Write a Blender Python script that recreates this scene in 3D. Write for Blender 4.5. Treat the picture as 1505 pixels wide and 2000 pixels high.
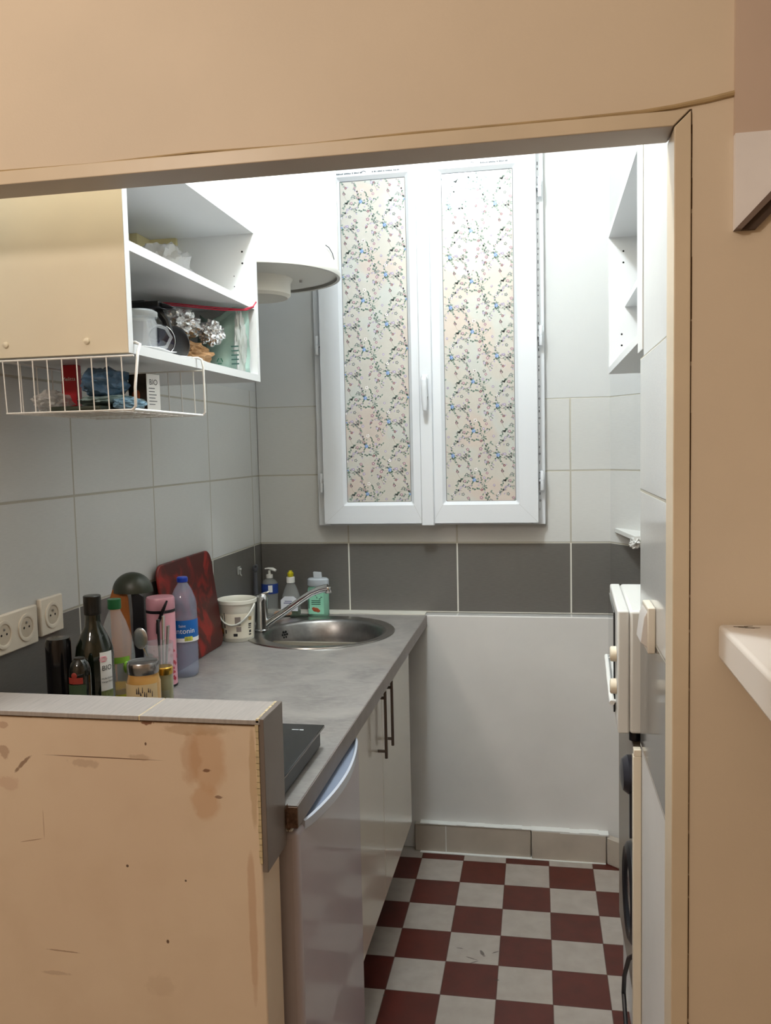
import bpy, bmesh, math, random
from mathutils import Vector, Matrix, noise
random.seed(7)
SC = bpy.context.scene
COL = SC.collection
for _o in list(bpy.data.objects): bpy.data.objects.remove(_o)
PI = math.pi

# ------------------------------------------------------------------ camera
yaw, pitch, roll = -0.1837, 0.075, -0.0224
CAMPOS = Vector((1.0509, -3.051, 1.4794)); FPX = 1653.8
ca, sa, cb, sb, cg, sg = math.cos(yaw), math.sin(yaw), math.cos(pitch), math.sin(pitch), math.cos(roll), math.sin(roll)
fwd = Vector((sa*cb, ca*cb, -sb)); r0 = Vector((ca, -sa, 0)); u0 = r0.cross(fwd)
rgt = cg*r0 + sg*u0; upv = -sg*r0 + cg*u0
cam = bpy.data.cameras.new('camera'); camo = bpy.data.objects.new('camera', cam); COL.objects.link(camo)
camo.matrix_world = Matrix(((rgt.x, upv.x, -fwd.x, CAMPOS.x), (rgt.y, upv.y, -fwd.y, CAMPOS.y), (rgt.z, upv.z, -fwd.z, CAMPOS.z), (0, 0, 0, 1)))
cam.sensor_fit = 'HORIZONTAL'; cam.sensor_width = 36; cam.lens = 36*FPX/1505; cam.clip_start = .02
SC.camera = camo

# ------------------------------------------------------------------ world, lamps, exposure
w = bpy.data.worlds.new('world'); SC.world = w; w.use_nodes = True
w.node_tree.nodes['Background'].inputs[0].default_value = (.8, .85, 1, 1)
w.node_tree.nodes['Background'].inputs[1].default_value = 0.02
def lamp(name, loc, power, color, radius):
    l = bpy.data.lights.new(name, 'POINT'); l.energy = power; l.color = color; l.shadow_soft_size = radius
    o = bpy.data.objects.new(name, l); COL.objects.link(o); o.location = loc; return o
lamp('kitchen_ceiling_bulb', (.66, -1.30, 2.80), 52, (.845, .94, 1), .07)
lamp('room_ceiling_bulb', (-.05, -3.45, 2.38), 43, (1, .905, .82), .10)
SC.view_settings.view_transform = 'Standard'; SC.view_settings.look = 'None'
SC.view_settings.gamma = 1; SC.view_settings.use_curve_mapping = False
SC.view_settings.exposure = 0.0

# ------------------------------------------------------------------ materials
def lin(h):
    if isinstance(h, tuple): return (*h, 1)
    v = [int(h[i:i+2], 16)/255 for i in (0, 2, 4)]
    return (*[c/12.92 if c <= .04045 else ((c+.055)/1.055)**2.4 for c in v], 1)
class NT:
    def __init__(s, name):
        s.m = bpy.data.materials.new(name); s.m.use_nodes = True; s.t = s.m.node_tree
        s.b = s.t.nodes['Principled BSDF']; s.pos = None
    def n(s, ty, **k):
        x = s.t.nodes.new(ty)
        for a, v in k.items(): setattr(x, a, v)
        return x
    def put(s, sock, v):
        if hasattr(v, 'is_output') or isinstance(v, bpy.types.NodeSocket): s.t.links.new(v, sock)
        else: sock.default_value = v
    def ma(s, op, a, b=0.0, c=0.0, clamp=False):
        x = s.n('ShaderNodeMath', operation=op, use_clamp=clamp)
        s.put(x.inputs[0], a); s.put(x.inputs[1], b); s.put(x.inputs[2], c); return x.outputs[0]
    def xyz(s):
        if s.pos is None:
            g = s.n('ShaderNodeNewGeometry'); sp = s.n('ShaderNodeSeparateXYZ'); s.t.links.new(g.outputs['Position'], sp.inputs[0])
            s.pos = (g.outputs['Position'], sp.outputs)
        return s.pos[1]
    def mix(s, f, a, b):
        x = s.n('ShaderNodeMix', data_type='RGBA'); s.put(x.inputs[0], f)
        s.put(x.inputs[6], a); s.put(x.inputs[7], b); return x.outputs[2]
    def noise(s, scale, detail=3, vec=None, stretch=None, dist=0):
        s.xyz(); v = vec or s.pos[0]
        if stretch:
            mp = s.n('ShaderNodeMapping'); s.t.links.new(v, mp.inputs[0]); mp.inputs['Scale'].default_value = stretch; v = mp.outputs[0]
        x = s.n('ShaderNodeTexNoise'); s.t.links.new(v, x.inputs['Vector']); x.inputs['Scale'].default_value = scale
        x.inputs['Detail'].default_value = detail; x.inputs['Distortion'].default_value = dist; return x.outputs[0]
    def rng(s, v, a, b, c=0., d=1.):
        x = s.n('ShaderNodeMapRange'); s.put(x.inputs[0], v)
        for i, q in enumerate((a, b, c, d)): x.inputs[i+1].default_value = q
        return x.outputs[0]
    def bump(s, h, strength=.2, dist=.002):
        x = s.n('ShaderNodeBump'); s.put(x.inputs['Height'], h); x.inputs['Strength'].default_value = strength
        x.inputs['Distance'].default_value = dist; s.t.links.new(x.outputs[0], s.b.inputs['Normal'])
    def blob(s, u, v, cu, cv, ru, rv, wob=.35, ns=30, soft=.25, rot=0):
        n = s.noise(ns, 4)
        a = s.ma('SUBTRACT', u, cu); b = s.ma('SUBTRACT', v, cv)
        if rot:
            c_, s_ = math.cos(rot), math.sin(rot)
            a, b = s.ma('ADD', s.ma('MULTIPLY', a, c_), s.ma('MULTIPLY', b, s_)), s.ma('SUBTRACT', s.ma('MULTIPLY', b, c_), s.ma('MULTIPLY', a, s_))
        a = s.ma('DIVIDE', a, ru); b = s.ma('DIVIDE', b, rv)
        r = s.ma('SQRT', s.ma('ADD', s.ma('MULTIPLY', a, a), s.ma('MULTIPLY', b, b)))
        r = s.ma('ADD', r, s.ma('MULTIPLY', s.ma('SUBTRACT', n, .5), wob*2))
        return s.rng(r, 1, 1-soft, 0, 1)
def mat(name, col, rough=.5, metal=0, nz=None, amt=.12, bumpn=None, trans=0, ior=1.45, spec=None, stretch=None, coat=0, alpha=1):
    s = NT(name); b = s.b; c = lin(col)
    if nz:
        f = s.noise(nz, 4, stretch=stretch)
        s.put(b.inputs['Base Color'], s.mix(s.rng(f, .3, .7), tuple(x*(1-amt) for x in c[:3])+(1,), tuple(min(1, x*(1+amt)) for x in c[:3])+(1,)))
    else: b.inputs['Base Color'].default_value = c
    b.inputs['Roughness'].default_value = rough; b.inputs['Metallic'].default_value = metal
    b.inputs['Transmission Weight'].default_value = trans; b.inputs['IOR'].default_value = ior
    if spec is not None: b.inputs['Specular IOR Level'].default_value = spec
    b.inputs['Coat Weight'].default_value = coat; b.inputs['Alpha'].default_value = alpha
    if bumpn: s.bump(s.noise(bumpn[0], 4), bumpn[1], bumpn[2])
    return s.m
def plastic_film(name, col, alpha=.45, rough=.25):
    return mat(name, col, rough, alpha=alpha, bumpn=(60, .6, .004))
def tile_mat(name, axis, u0, pitch, dark='6a6763', light='d0d0cd', groutd='dcd9d0', groutl='b3aea0', top=1.642, plaster='cecfce', zlow=.874, plow='e0ddd9', rough=.22, sat_up=None):
    s = NT(name); X, Y, Z = s.xyz(); u = X if axis == 'x' else Y
    def stripe(v, o, p, g):
        f = s.ma('FRACT', s.ma('ADD', s.ma('DIVIDE', s.ma('SUBTRACT', v, o), p), 100.5))
        d = s.ma('MULTIPLY', s.ma('ABSOLUTE', s.ma('SUBTRACT', f, .5)), p)
        return s.rng(d, g*1.25, g*.75, 0, 1)
    gv = stripe(u, u0, pitch, .0026); gh = stripe(Z, 1.1325, .2545, .0026)
    g = s.ma('MAXIMUM', gv, gh)
    isd = s.rng(Z, 1.1305, 1.1311, 1, 0)
    st = (1, 1, 9) if True else None
    n = s.noise(14, 5, stretch=(3, 3, 40)); n2 = s.noise(3, 2)
    n = s.ma('ADD', s.ma('MULTIPLY', n, .6), s.ma('MULTIPLY', n2, .4))
    def vary(h, a):
        c = lin(h); return s.mix(s.rng(n, .3, .7), tuple(x*(1-a) for x in c[:3])+(1,), tuple(x*(1+a) for x in c[:3])+(1,))
    base = s.mix(isd, vary(light, .05), vary(dark, .13))
    gc = s.mix(isd, lin(groutl), lin(groutd))
    c = s.mix(g, base, gc)
    up = s.rng(Z, top-.0005, top+.0005, 0, 1); lo = s.rng(Z, zlow-.0005, zlow+.0005, 1, 0)
    pl = s.mix(s.rng(s.noise(6, 4), .3, .7), tuple(x*.97 for x in lin(plaster)[:3])+(1,), lin(plaster))
    pl2 = s.mix(s.rng(s.noise(5, 5), .3, .7), tuple(x*.92 for x in lin(plow)[:3])+(1,), lin(plow))
    c = s.mix(up, c, pl); c = s.mix(lo, c, pl2)
    s.put(s.b.inputs['Base Color'], c)
    npl = s.ma('MAXIMUM', up, lo); rr = s.ma('MAXIMUM', g, npl)
    s.put(s.b.inputs['Roughness'], s.rng(rr, 0, 1, rough, .62))
    hgt = s.ma('SUBTRACT', s.ma('MULTIPLY', s.noise(35, 3), s.rng(npl, 0, 1, .06, .5)), s.ma('MULTIPLY', g, s.ma('SUBTRACT', 1, npl)))
    s.bump(hgt, .5, .0015)
    return s.m

M = {}
M['tile_back'] = tile_mat('back_wall_tiles', 'x', .342, .4035)
M['tile_left'] = tile_mat('left_wall_tiles', 'y', -.474, .4035, top=1.70, rough=.3)
M['tile_right'] = tile_mat('right_wall_tiles', 'y', -1.697, .4035, groutd='c9c2ba', rough=.12)
M['tile_recess'] = tile_mat('recess_wall_tiles', 'y', .2, .9)
M['plaster'] = mat('white_plaster', 'e4e4e0', .6, nz=5, amt=.03, bumpn=(25, .2, .002))
M['ceil'] = mat('ceiling_white', 'f2f2f0', .7)
M['beige'] = mat('beige_wall_paint', 'dfcdb4', .55, nz=3, amt=.05, bumpn=(220, .25, .0008))
M['beige_gloss'] = mat('beige_trim_paint', 'dccaae', .38, nz=8, amt=.05, bumpn=(60, .25, .001))
M['beige_dark'] = mat('dirt_in_crack', '5a3f22', .8)
M['bead'] = mat('bead_paint', 'b39a72', .5, nz=20, amt=.15)
M['white'] = mat('white_melamine', 'e4e5e5', .35)
M['whitepvc'] = mat('white_pvc', 'e0e3e7', .25, coat=.1)
M['whiteplas'] = mat('white_plastic', 'e9e8e3', .3)
M['creamplas'] = mat('cream_plastic', 'e8dcc6', .35)
M['enamel'] = mat('white_enamel', 'f0efeb', .16, coat=.3)
M['creamboard'] = mat('cream_board', 'e4d8bf', .45, nz=6, amt=.03)
M['creamdoor'] = mat('cream_lacquer_door', 'd6cdbf', .17, nz=3, amt=.02, coat=.3)
M['worktop'] = None
M['steel'] = mat('brushed_steel', 'b9b7b4', .28, 1, nz=90, amt=.07)
M['steel_bowl'] = mat('steel_bowl', '9a9896', .33, 1, nz=60, amt=.1)
M['chrome'] = mat('chrome', 'd9dadb', .1, 1)
M['black'] = mat('black_plastic', '15151a', .35)
M['blackgloss'] = mat('black_glass', '101318', .06, coat=.5)
M['hole'] = mat('dark_hole', '080808', .8)
M['wire'] = mat('white_coated_wire', 'e9e7e2', .35)
M['ivory'] = mat('ivory_socket', 'e6dccb', .35)
M['glass'] = mat('clear_glass', 'ffffff', .02, trans=1, ior=1.45)
M['clearplas'] = mat('clear_plastic', 'dfe6e6', .08, alpha=.20, coat=.5)
M['dkglass'] = mat('dark_green_glass', '0b1208', .07, coat=.6)
M['dkplas'] = mat('dark_plastic_cap', '17140f', .3)
M['foil'] = mat('crumpled_foil', 'dcdcdc', .22, 1, bumpn=(90, .7, .006))
M['wood'] = mat('wooden_handle', '9c5c28', .5, nz=12, amt=.25, stretch=(4, 4, .6))
M['olive'] = mat('dark_olive_plastic', '2c3026', .4)
M['gold'] = mat('gold_lid', 'c9a24a', .25, 1)
M['lidmetal'] = mat('tin_lid', 'a9a6a6', .25, 1)
M['blue'] = mat('blue_plastic', '1a3fae', .35)
M['redpaint'] = mat('red_plastic', 'c01f2c', .35)
M['floorgrey'] = mat('room_floor', '8a7a68', .6)
M['fridge'] = mat('fridge_silver_paint', 'b9b1b6', .24, nz=4, amt=.02, coat=.35)
M['fridgehandle'] = mat('pale_grey_plastic', 'ccd3e0', .22, coat=.3)
M['greyfront'] = mat('grey_appliance_front', '8d8478', .35)
M['bbrd'] = mat('skirting_tile', 'b9aea0', .35, nz=9, amt=.1)
M['paper'] = mat('white_paper', 'eeeeec', .7)
M['brownpaper'] = mat('brown_paper', 'a9825a', .8, nz=18, amt=.2)
M['print'] = mat('grey_print', '4a4f55', .6)
M['printblue'] = mat('blue_print', '24347a', .6)

def mk_floor():
    s = NT('checker_floor'); X, Y, Z = s.xyz(); p = .1505; c_, s_ = math.cos(.0061), math.sin(.0061)
    dx = s.ma('SUBTRACT', X, .612); dy = s.ma('SUBTRACT', Y, -.1235)
    u = s.ma('DIVIDE', s.ma('ADD', s.ma('MULTIPLY', dx, c_), s.ma('MULTIPLY', dy, s_)), p)
    v = s.ma('DIVIDE', s.ma('SUBTRACT', s.ma('MULTIPLY', dx, s_), s.ma('MULTIPLY', dy, c_)), p)
    u = s.ma('ADD', u, 100); v = s.ma('ADD', v, 100)
    par = s.ma('MODULO', s.ma('ADD', s.ma('FLOOR', u), s.ma('FLOOR', v)), 2)
    def edge(t):
        return s.ma('SUBTRACT', .5, s.ma('ABSOLUTE', s.ma('SUBTRACT', s.ma('FRACT', t), .5)))
    g = s.rng(s.ma('MINIMUM', edge(u), edge(v)), .006, .012, 1, 0)
    n = s.rng(s.noise(22, 5), .3, .7); n2 = s.rng(s.noise(2.5, 3), .3, .7)
    wht = s.mix(n, lin('a0968c'), lin('aea49b')); wht = s.mix(s.ma('MULTIPLY', n2, .35), wht, lin('978b80'))
    red = s.mix(n, lin('4a1c14'), lin('582219'))
    c = s.mix(par, wht, red); c = s.mix(s.ma('MULTIPLY', g, .75), c, lin('4a2c22'))
    for (a, b, ra, rb, rot) in CR: c = s.mix(s.ma('MULTIPLY', s.blob(X, Y, a, b, ra, rb, .5, 90, .4, rot), .8), c, lin('3a2e28'))
    s.put(s.b.inputs['Base Color'], c); s.b.inputs['Roughness'].default_value = .36
    s.bump(s.ma('SUBTRACT', s.ma('MULTIPLY', n, .15), g), .3, .001); return s.m
CR = [(.838, -.70, .022, .0022, -.35), (.845, -.718, .02, .002, .5), (.868, -.672, .006, .018, .4), (.905, -.66, .012, .003, .6), (.915, -.79, .008, .004, .2), (.80, -.655, .012, .002, 0), (.62, -.90, .006, .006, 0), (1.19, -.95, .004, .004, 0), (1.258, -.90, .006, .005, 0)]
M['floor'] = mk_floor()

def mk_worktop():
    s = NT('grey_laminate_worktop'); s.xyz()
    a = s.rng(s.noise(9, 6, dist=.8), .32, .68); b = s.rng(s.noise(40, 4, stretch=(1, 2.2, 1), dist=1.0), .4, .7)
    c = s.mix(a, lin('797572'), lin('96918c')); c = s.mix(s.ma('MULTIPLY', b, .35), c, lin('aaa59e'))
    c = s.mix(s.ma('MULTIPLY', s.rng(s.noise(5, 3), .55, .7), .3), c, lin('8f8378'))
    s.put(s.b.inputs['Base Color'], c); s.b.inputs['Roughness'].default_value = .36; s.bump(b, .08, .0006); return s.m
M['worktop'] = mk_worktop()
M['wtedge'] = mat('worktop_edge_band', '7b716b', .4, nz=25, amt=.1)
M['chip'] = mat('bare_chipboard', '6e5647', .9, nz=120, amt=.4, bumpn=(150, .8, .002))

def mk_lowwall():
    s = NT('worn_cream_paint'); X, Y, Z = s.xyz()
    n = s.rng(s.noise(3.2, 4), .3, .7)
    c = s.mix(n, lin('dcc5ab'), lin('e3cfb5'))
    c = s.mix(s.ma('MULTIPLY', s.rng(s.noise(11, 5), .5, .8), .25), c, lin('ccb396'))
    for a, b, ra, rb, k, col, rot, wob, ns in MARKS:
        c = s.mix(s.ma('MULTIPLY', s.blob(X, Z, a, b, ra, rb, wob, ns, .3, rot), k), c, lin(col))
    s.put(s.b.inputs['Base Color'], c); s.b.inputs['Roughness'].default_value = .5
    s.bump(s.noise(60, 4), .25, .001); return s.m
MARKS = [(.517, .985, .036, .062, .50, 'c79a70', 0, .35, 35), (.512, .915, .026, .034, .5, 'c79a70', 0, .4, 45), (.49, .985, .02, .045, .35, 'b88860', 0, .5, 50),
         (.336, .9815, .115, .0011, .9, '6a4a34', -.001, .12, 30), (.19, .966, .022, .0035, .7, '6f4a33', .75, .8, 90), (.155, .985, .012, .012, .45, '8a5f48', 0, .9, 80),
         (.198, .832, .024, .0012, .55, '8d6646', .2, .3, 60), (.221, .86, .0012, .03, .4, '9a7350', 0, .3, 60), (.245, .6405, .035, .0016, .6, '8a6548', -.03, .6, 70),
         (.37, .799, .0028, .0028, .9, '4a3022', 0, .1, 20), (.472, .781, .0022, .0022, .9, '4a3022', 0, .1, 20), (.436, .674, .003, .004, .9, '5a3a26', 0, .2, 20), (.412, 1.008, .002, .003, .9, '5a3a26', 0, .1, 20),
         (.515, .968, .008, .003, .8, '6a3f2a', 0, .6, 120), (.535, .925, .008, .003, .7, '6a3f2a', 0, .7, 120), (.40, .985, .02, .006, .3, '8f6a4a', 0, .8, 80),
         (.594, .96, .007, .10, .4, 'a8854f', 0, .4, 25), (.585, .71, .008, .16, .35, 'b07a4c', 0, .5, 20), (.30, .97, .03, .008, .3, '9a7658', 0, .8, 80),
         (.42, .595, .03, .02, .12, 'a08060', 0, .7, 60), (.415, 1.043, .012, .004, .9, '7a4a30', 0, .9, 150), (.50, 1.035, .06, .01, .35, 'a07a50', 0, .8, 50), (.155, 1.03, .01, .006, .4, '9a6a50', 0, .8, 80),
         (.16, .93, .02, .015, .25, 'b5826a', 0, .8, 60), (.23, .60, .03, .004, .3, '96745a', 0, .7, 60)]
M['lowwall'] = mk_lowwall()
M['captile'] = mat('grey_cap_tile', 'a59e98', .35, nz=18, amt=.1, stretch=(12, 1, 1))
M['endtile'] = mat('dark_end_tile', '7a7069', .32, nz=12, amt=.08)
M['grout'] = mat('pale_grout', 'cdbb95', .8, nz=60, amt=.15)

# ------------------------------------------------------------------ mesh helpers
class MB:
    def __init__(s): s.v = []; s.f = []; s.m = []; s.cur = 0
    def add(s, vs, fs, mi=None):
        o = len(s.v); s.v += [tuple(p) for p in vs]; s.f += [tuple(i+o for i in f) for f in fs]
        s.m += [s.cur if mi is None else mi]*len(fs); return s
    def box(s, x0, x1, y0, y1, z0, z1, mi=None):
        return s.add([(x0, y0, z0), (x1, y0, z0), (x1, y1, z0), (x0, y1, z0), (x0, y0, z1), (x1, y0, z1), (x1, y1, z1), (x0, y1, z1)],
                     [(0, 3, 2, 1), (4, 5, 6, 7), (0, 1, 5, 4), (1, 2, 6, 5), (2, 3, 7, 6), (3, 0, 4, 7)], mi)
    def prism(s, poly, fn, a, b, mi=None):
        # poly: list of 2-D points, fn(p,q,t)->xyz
        n = len(poly)
        vs = [fn(p, q, a) for p, q in poly] + [fn(p, q, b) for p, q in poly]
        fs = [tuple(range(n))[::-1], tuple(range(n, 2*n))] + [(i, (i+1) % n, n+(i+1) % n, n+i) for i in range(n)]
        return s.add(vs, fs, mi)
    def lathe(s, prof, c=(0, 0, 0), n=32, mi=None, ax='z', cap=True, sx=1, sy=1, tilt=None, a0=0, a1=2*PI):
        full = abs(a1-a0-2*PI) < 1e-6; k = n if full else n+1
        vs = []
        for r, z in prof:
            for i in range(k):
                a = a0+(a1-a0)*i/n; x, y = r*math.cos(a)*sx, r*math.sin(a)*sy
                p = Vector((x, y, z)) if ax == 'z' else (Vector((z, x, y)) if ax == 'x' else Vector((x, z, y)))
                if tilt is not None: p = tilt @ p
                vs.append((p.x+c[0], p.y+c[1], p.z+c[2]))
        fs = []
        for j in range(len(prof)-1):
            for i in range(n):
                a = j*k+i; b = j*k+(i+1) % k
                fs.append((a, b, b+k, a+k))
        if cap and full:
            if prof[0][0] > 1e-5: fs.append(tuple(range(k))[::-1])
            if prof[-1][0] > 1e-5: fs.append(tuple((len(prof)-1)*k+i for i in range(k)))
        return s.add(vs, fs, mi)
    def tube(s, path, r, n=8, mi=None, closed=False, sq=1.0):
        P = [Vector(p) for p in path]; L = len(P); vs = []; rr = r if isinstance(r, (list, tuple)) else [r]*L
        up = None
        for i, p in enumerate(P):
            if closed: d = (P[(i+1) % L]-P[i-1])
            else: d = (P[min(i+1, L-1)]-P[max(i-1, 0)])
            d.normalize()
            if up is None:
                up = Vector((0, 0, 1)) if abs(d.z) < .9 else Vector((1, 0, 0))
            sd = d.cross(up).normalized(); up = sd.cross(d).normalized()
            for k in range(n):
                a = 2*PI*k/n; q = p + sd*math.cos(a)*rr[i] + up*math.sin(a)*rr[i]*sq; vs.append(q)
        fs = []
        for i in range(L if closed else L-1):
            for k in range(n):
                a = i*n+k; b = i*n+(k+1) % n; j = (i+1) % L
                fs.append((a, b, j*n+(k+1) % n, j*n+k))
        if not closed: fs += [tuple(range(n))[::-1], tuple((L-1)*n+k for k in range(n))]
        return s.add(vs, fs, mi)
    def ball(s, c, r, n=12, mi=None, sc=(1, 1, 1)):
        pr = [(math.sin(PI*i/n)*r, -math.cos(PI*i/n)*r) for i in range(n+1)]
        o = len(s.v); s.lathe(pr, (0, 0, 0), 2*n, mi, cap=False)
        s.v[o:] = [(x*sc[0]+c[0], y*sc[1]+c[1], z*sc[2]+c[2]) for x, y, z in s.v[o:]]; return s
    def crumple(s, c, size, seed=0, amp=.35, fr=2.2, mi=None, sub=4):
        bm = bmesh.new(); bmesh.ops.create_icosphere(bm, subdivisions=sub, radius=1)
        vs = []
        for v in bm.verts:
            p = v.co.copy(); q = p*fr + Vector((seed*7.3, seed*3.1, 0))
            k = 1 + amp*noise.noise(q) + amp*.5*abs(noise.noise(q*2.7)) + amp*.3*noise.noise(q*5.5)
            vs.append((c[0]+p.x*k*size[0], c[1]+p.y*k*size[1], c[2]+p.z*k*size[2]))
        fs = [tuple(v.index for v in f.verts) for f in bm.faces]; bm.free(); return s.add(vs, fs, mi)
    def patch(s, c, r, a0, a1, z0, z1, n=16, mi=None, r1=None):
        vs = []; r1 = r1 or r
        for i in range(n+1):
            a = a0+(a1-a0)*i/n
            vs += [(c[0]+r*math.cos(a), c[1]+r*math.sin(a), z0), (c[0]+r1*math.cos(a), c[1]+r1*math.sin(a), z1)]
        return s.add(vs, [(2*i, 2*i+2, 2*i+3, 2*i+1) for i in range(n)], mi)
    def text(s, body, size, fn, mi=None, align='CENTER'):
        cu = bpy.data.curves.new('t', 'FONT'); cu.body = body; cu.size = size; cu.align_x = align; cu.resolution_u = 3
        o = bpy.data.objects.new('t', cu); COL.objects.link(o); bpy.context.view_layer.update()
        me = o.evaluated_get(bpy.context.evaluated_depsgraph_get()).to_mesh()
        vs = [fn(v.co.x, v.co.y) for v in me.vertices]; fs = [tuple(p.vertices) for p in me.polygons]
        s.add(vs, fs, mi); bpy.data.objects.remove(o); bpy.data.curves.remove(cu); return s
    def build(s, name, mats, parent=None, bevel=0, base=None, smooth=True, seg=2, ang=35):
        me = bpy.data.meshes.new(name); org = Vector(base) if base else Vector((0, 0, 0))
        if parent is not None: org = wloc(parent)
        me.from_pydata([Vector(v)-org for v in s.v], [], s.f)
        mats = mats if isinstance(mats, (list, tuple)) else [mats]
        for m in mats: me.materials.append(M[m] if isinstance(m, str) else m)
        for p, mi in zip(me.polygons, s.m): p.material_index = mi; p.use_smooth = smooth
        bm = bmesh.new(); bm.from_mesh(me); bmesh.ops.recalc_face_normals(bm, faces=bm.faces[:]); bm.to_mesh(me); bm.free()
        if smooth:
            try: me.set_sharp_from_angle(angle=math.radians(ang))
            except Exception: pass
        me.update()
        o = bpy.data.objects.new(name, me); COL.objects.link(o)
        if parent is not None: o.parent = parent
        else: o.location = org
        if bevel:
            b = o.modifiers.new('bevel', 'BEVEL'); b.width = bevel; b.segments = seg; b.limit_method = 'ANGLE'; b.angle_limit = math.radians(40)
            b.harden_normals = False
        return o
def wloc(o):
    v = Vector((0, 0, 0))
    while o is not None: v += o.location; o = o.parent
    return v
def tag(o, label, cat, group=None):
    o['label'] = label; o['category'] = cat
    if group: o['group'] = group
    return o
def thing(name, loc, label, cat, group=None):
    o = bpy.data.objects.new(name, None); COL.objects.link(o); o.location = loc; o.empty_display_size = .05
    return tag(o, label, cat, group)
def struct(o): o['kind'] = 'structure'; return o
def lab(o, l): o['label'] = l; return o
XZ = lambda y: (lambda p, q, t: (p, t, q))
def fxz(p, q, t): return (p, t, q)
def fyz(p, q, t): return (t, p, q)
def fxy(p, q, t): return (p, q, t)

# ================================================================== STRUCTURE
H = 2.95
struct(MB().box(-.15, 1.75, -1.9, .05, -.05, 0).build('floor', 'floor'))
struct(MB().box(-1.6, 2.8, -4.9, -1.9, -.05, 0).build('floor', 'floorgrey'))
struct(MB().box(-1.6, 2.8, -4.9, .15, H, H+.05).build('ceiling', 'ceil'))
struct(MB().box(-.12, 0, -1.735, .12, 0, H).build('wall_left', 'tile_left'))
wb = MB().box(0, 1.75, 0, .12, .874, H)
wb.box(0, 1.75, -.045, .12, 0, .874)
struct(wb.build('wall_back', 'tile_back', bevel=.004))
struct(MB().prism([(1.285, 0), (1.56, -.42), (1.75, -.42), (1.75, 0)], fxy, 0, H).build('wall_corner', 'tile_recess'))
struct(MB().box(1.56, 1.75, -1.33, -.42, 0, H).build('wall_recess', 'plaster'))
pr = MB().box(1.24, 1.75, -1.735, -1.33, .874, 1.642).box(1.246, 1.75, -1.735, -1.33, 1.642, H).box(1.243, 1.75, -1.735, -1.33, 0, .874)
struct(pr.build('wall_right', 'tile_right'))
# front wall between the room and the kitchen
YF, YB = -1.80, -1.735
wf = MB().box(-1.6, 2.8, YF, YB, 1.932, H).box(-1.6, 0, YF, YB, 0, 1.932).box(1.2562, 2.8, YF, YB, 0, 1.932)
wf.box(1.2475, 1.2562, YF+.003, YB, 0, 1.9)
struct(wf.build('wall_front', 'beige'))
for nm, b in (('wall_rear', (-1.6, 2.8, -4.95, -4.9)), ('wall_west', (-1.65, -1.6, -4.95, 0)), ('wall_east', (2.8, 2.85, -4.95, 0))):
    struct(MB().box(*b, 0, H).build(nm, 'beige'))
# casing boards of the opening
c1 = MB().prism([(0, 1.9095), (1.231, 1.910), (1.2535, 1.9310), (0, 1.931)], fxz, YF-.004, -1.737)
o = struct(c1.build('trim_1', ['beige_gloss', mat('grey_soffit', 'b7a898', .5, nz=6, amt=.05)], bevel=.0015))
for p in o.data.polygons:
    if p.normal.z < -.7: p.material_index = 1  # downward faces get a greyer, darker colour than the rest of the board
c2 = MB().prism([(1.231, 0), (1.2555, 0), (1.2545, 1.9295), (1.2325, 1.9090)], fxz, YF-.004, YB)
struct(c2.build('trim_2', 'beige_gloss', bevel=.0015))
bd = [(-.2, 1.933), (.208, 1.932), (.367, 1.930), (.532, 1.9335), (.713, 1.930), (.867, 1.9325), (1.0, 1.932), (1.104, 1.932), (1.188, 1.933), (1.232, 1.936), (1.275, 1.941), (1.312, 1.947)]
struct(MB().tube([(x, YF-.0015, z) for x, z in bd], [.0016]*4+[.002, .0024, .0026, .0028, .003, .0034, .0038, .004], 8).build('trim_3', 'bead'))
ck = MB(); random.seed(3); z = .02
while z < 1.9:
    dz = random.uniform(.02, .09); wd = random.choice([.0003, .0004, .0005, .0008])
    x = 1.2558+random.uniform(-.0003, .0003); ck.box(x, x+wd, YF-.0006, YF+.01, z, z+dz); z += dz*random.uniform(.9, 1.1)
struct(ck.build('trim_4', 'beige_dark'))
# low partition wall with tiled cap
LX, LZ = .605, 1.047
lw = struct(MB().box(0, LX, YF+.002, -1.712, 0, LZ).build('wall_partition', 'lowwall', bevel=.003))
MB().box(0, .402, YF, -1.700, LZ, LZ+.008).box(.4045, LX+.003, YF, -1.700, LZ, LZ+.008).build('cap_tile', 'captile', lw, bevel=.001)
MB().box(LX, LX+.0095, YF+.001, -1.700, .805, LZ+.0095).build('end_tile', 'endtile', lw, bevel=.001)
cp = MB().box(.402, .4045, YF+.001, -1.701, LZ, LZ+.0072)
for i in range(14): cp.box(LX-.002+random.uniform(-.001, .001), LX+.0015, YF+.000+i*.0068, YF+.008+i*.0068, LZ+.004, LZ+.0088+random.uniform(0, .0012))
for i in range(22):
    z = .82+i*.0103; cp.box(LX-.003-random.uniform(0, .002), LX+.001, YF-.0008, YF+.004, z, z+.011)
cp.build('grout_line', 'grout', lw)
dk = MB()
for i in range(40):
    x = .14+i*.0117; t = random.uniform(.0004, .0013)
    dk.box(x, x+.0122, YF-.0004, YF+.006, LZ-.0009-t*.5, LZ-.0007+t*.4)
dk.build('dark_joint', 'beige_dark', lw)
MB().box(0, .058, -1.712, -1.696, LZ+.008, LZ+.036).build('upstand_tile', 'captile', lw, bevel=.001)
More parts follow.
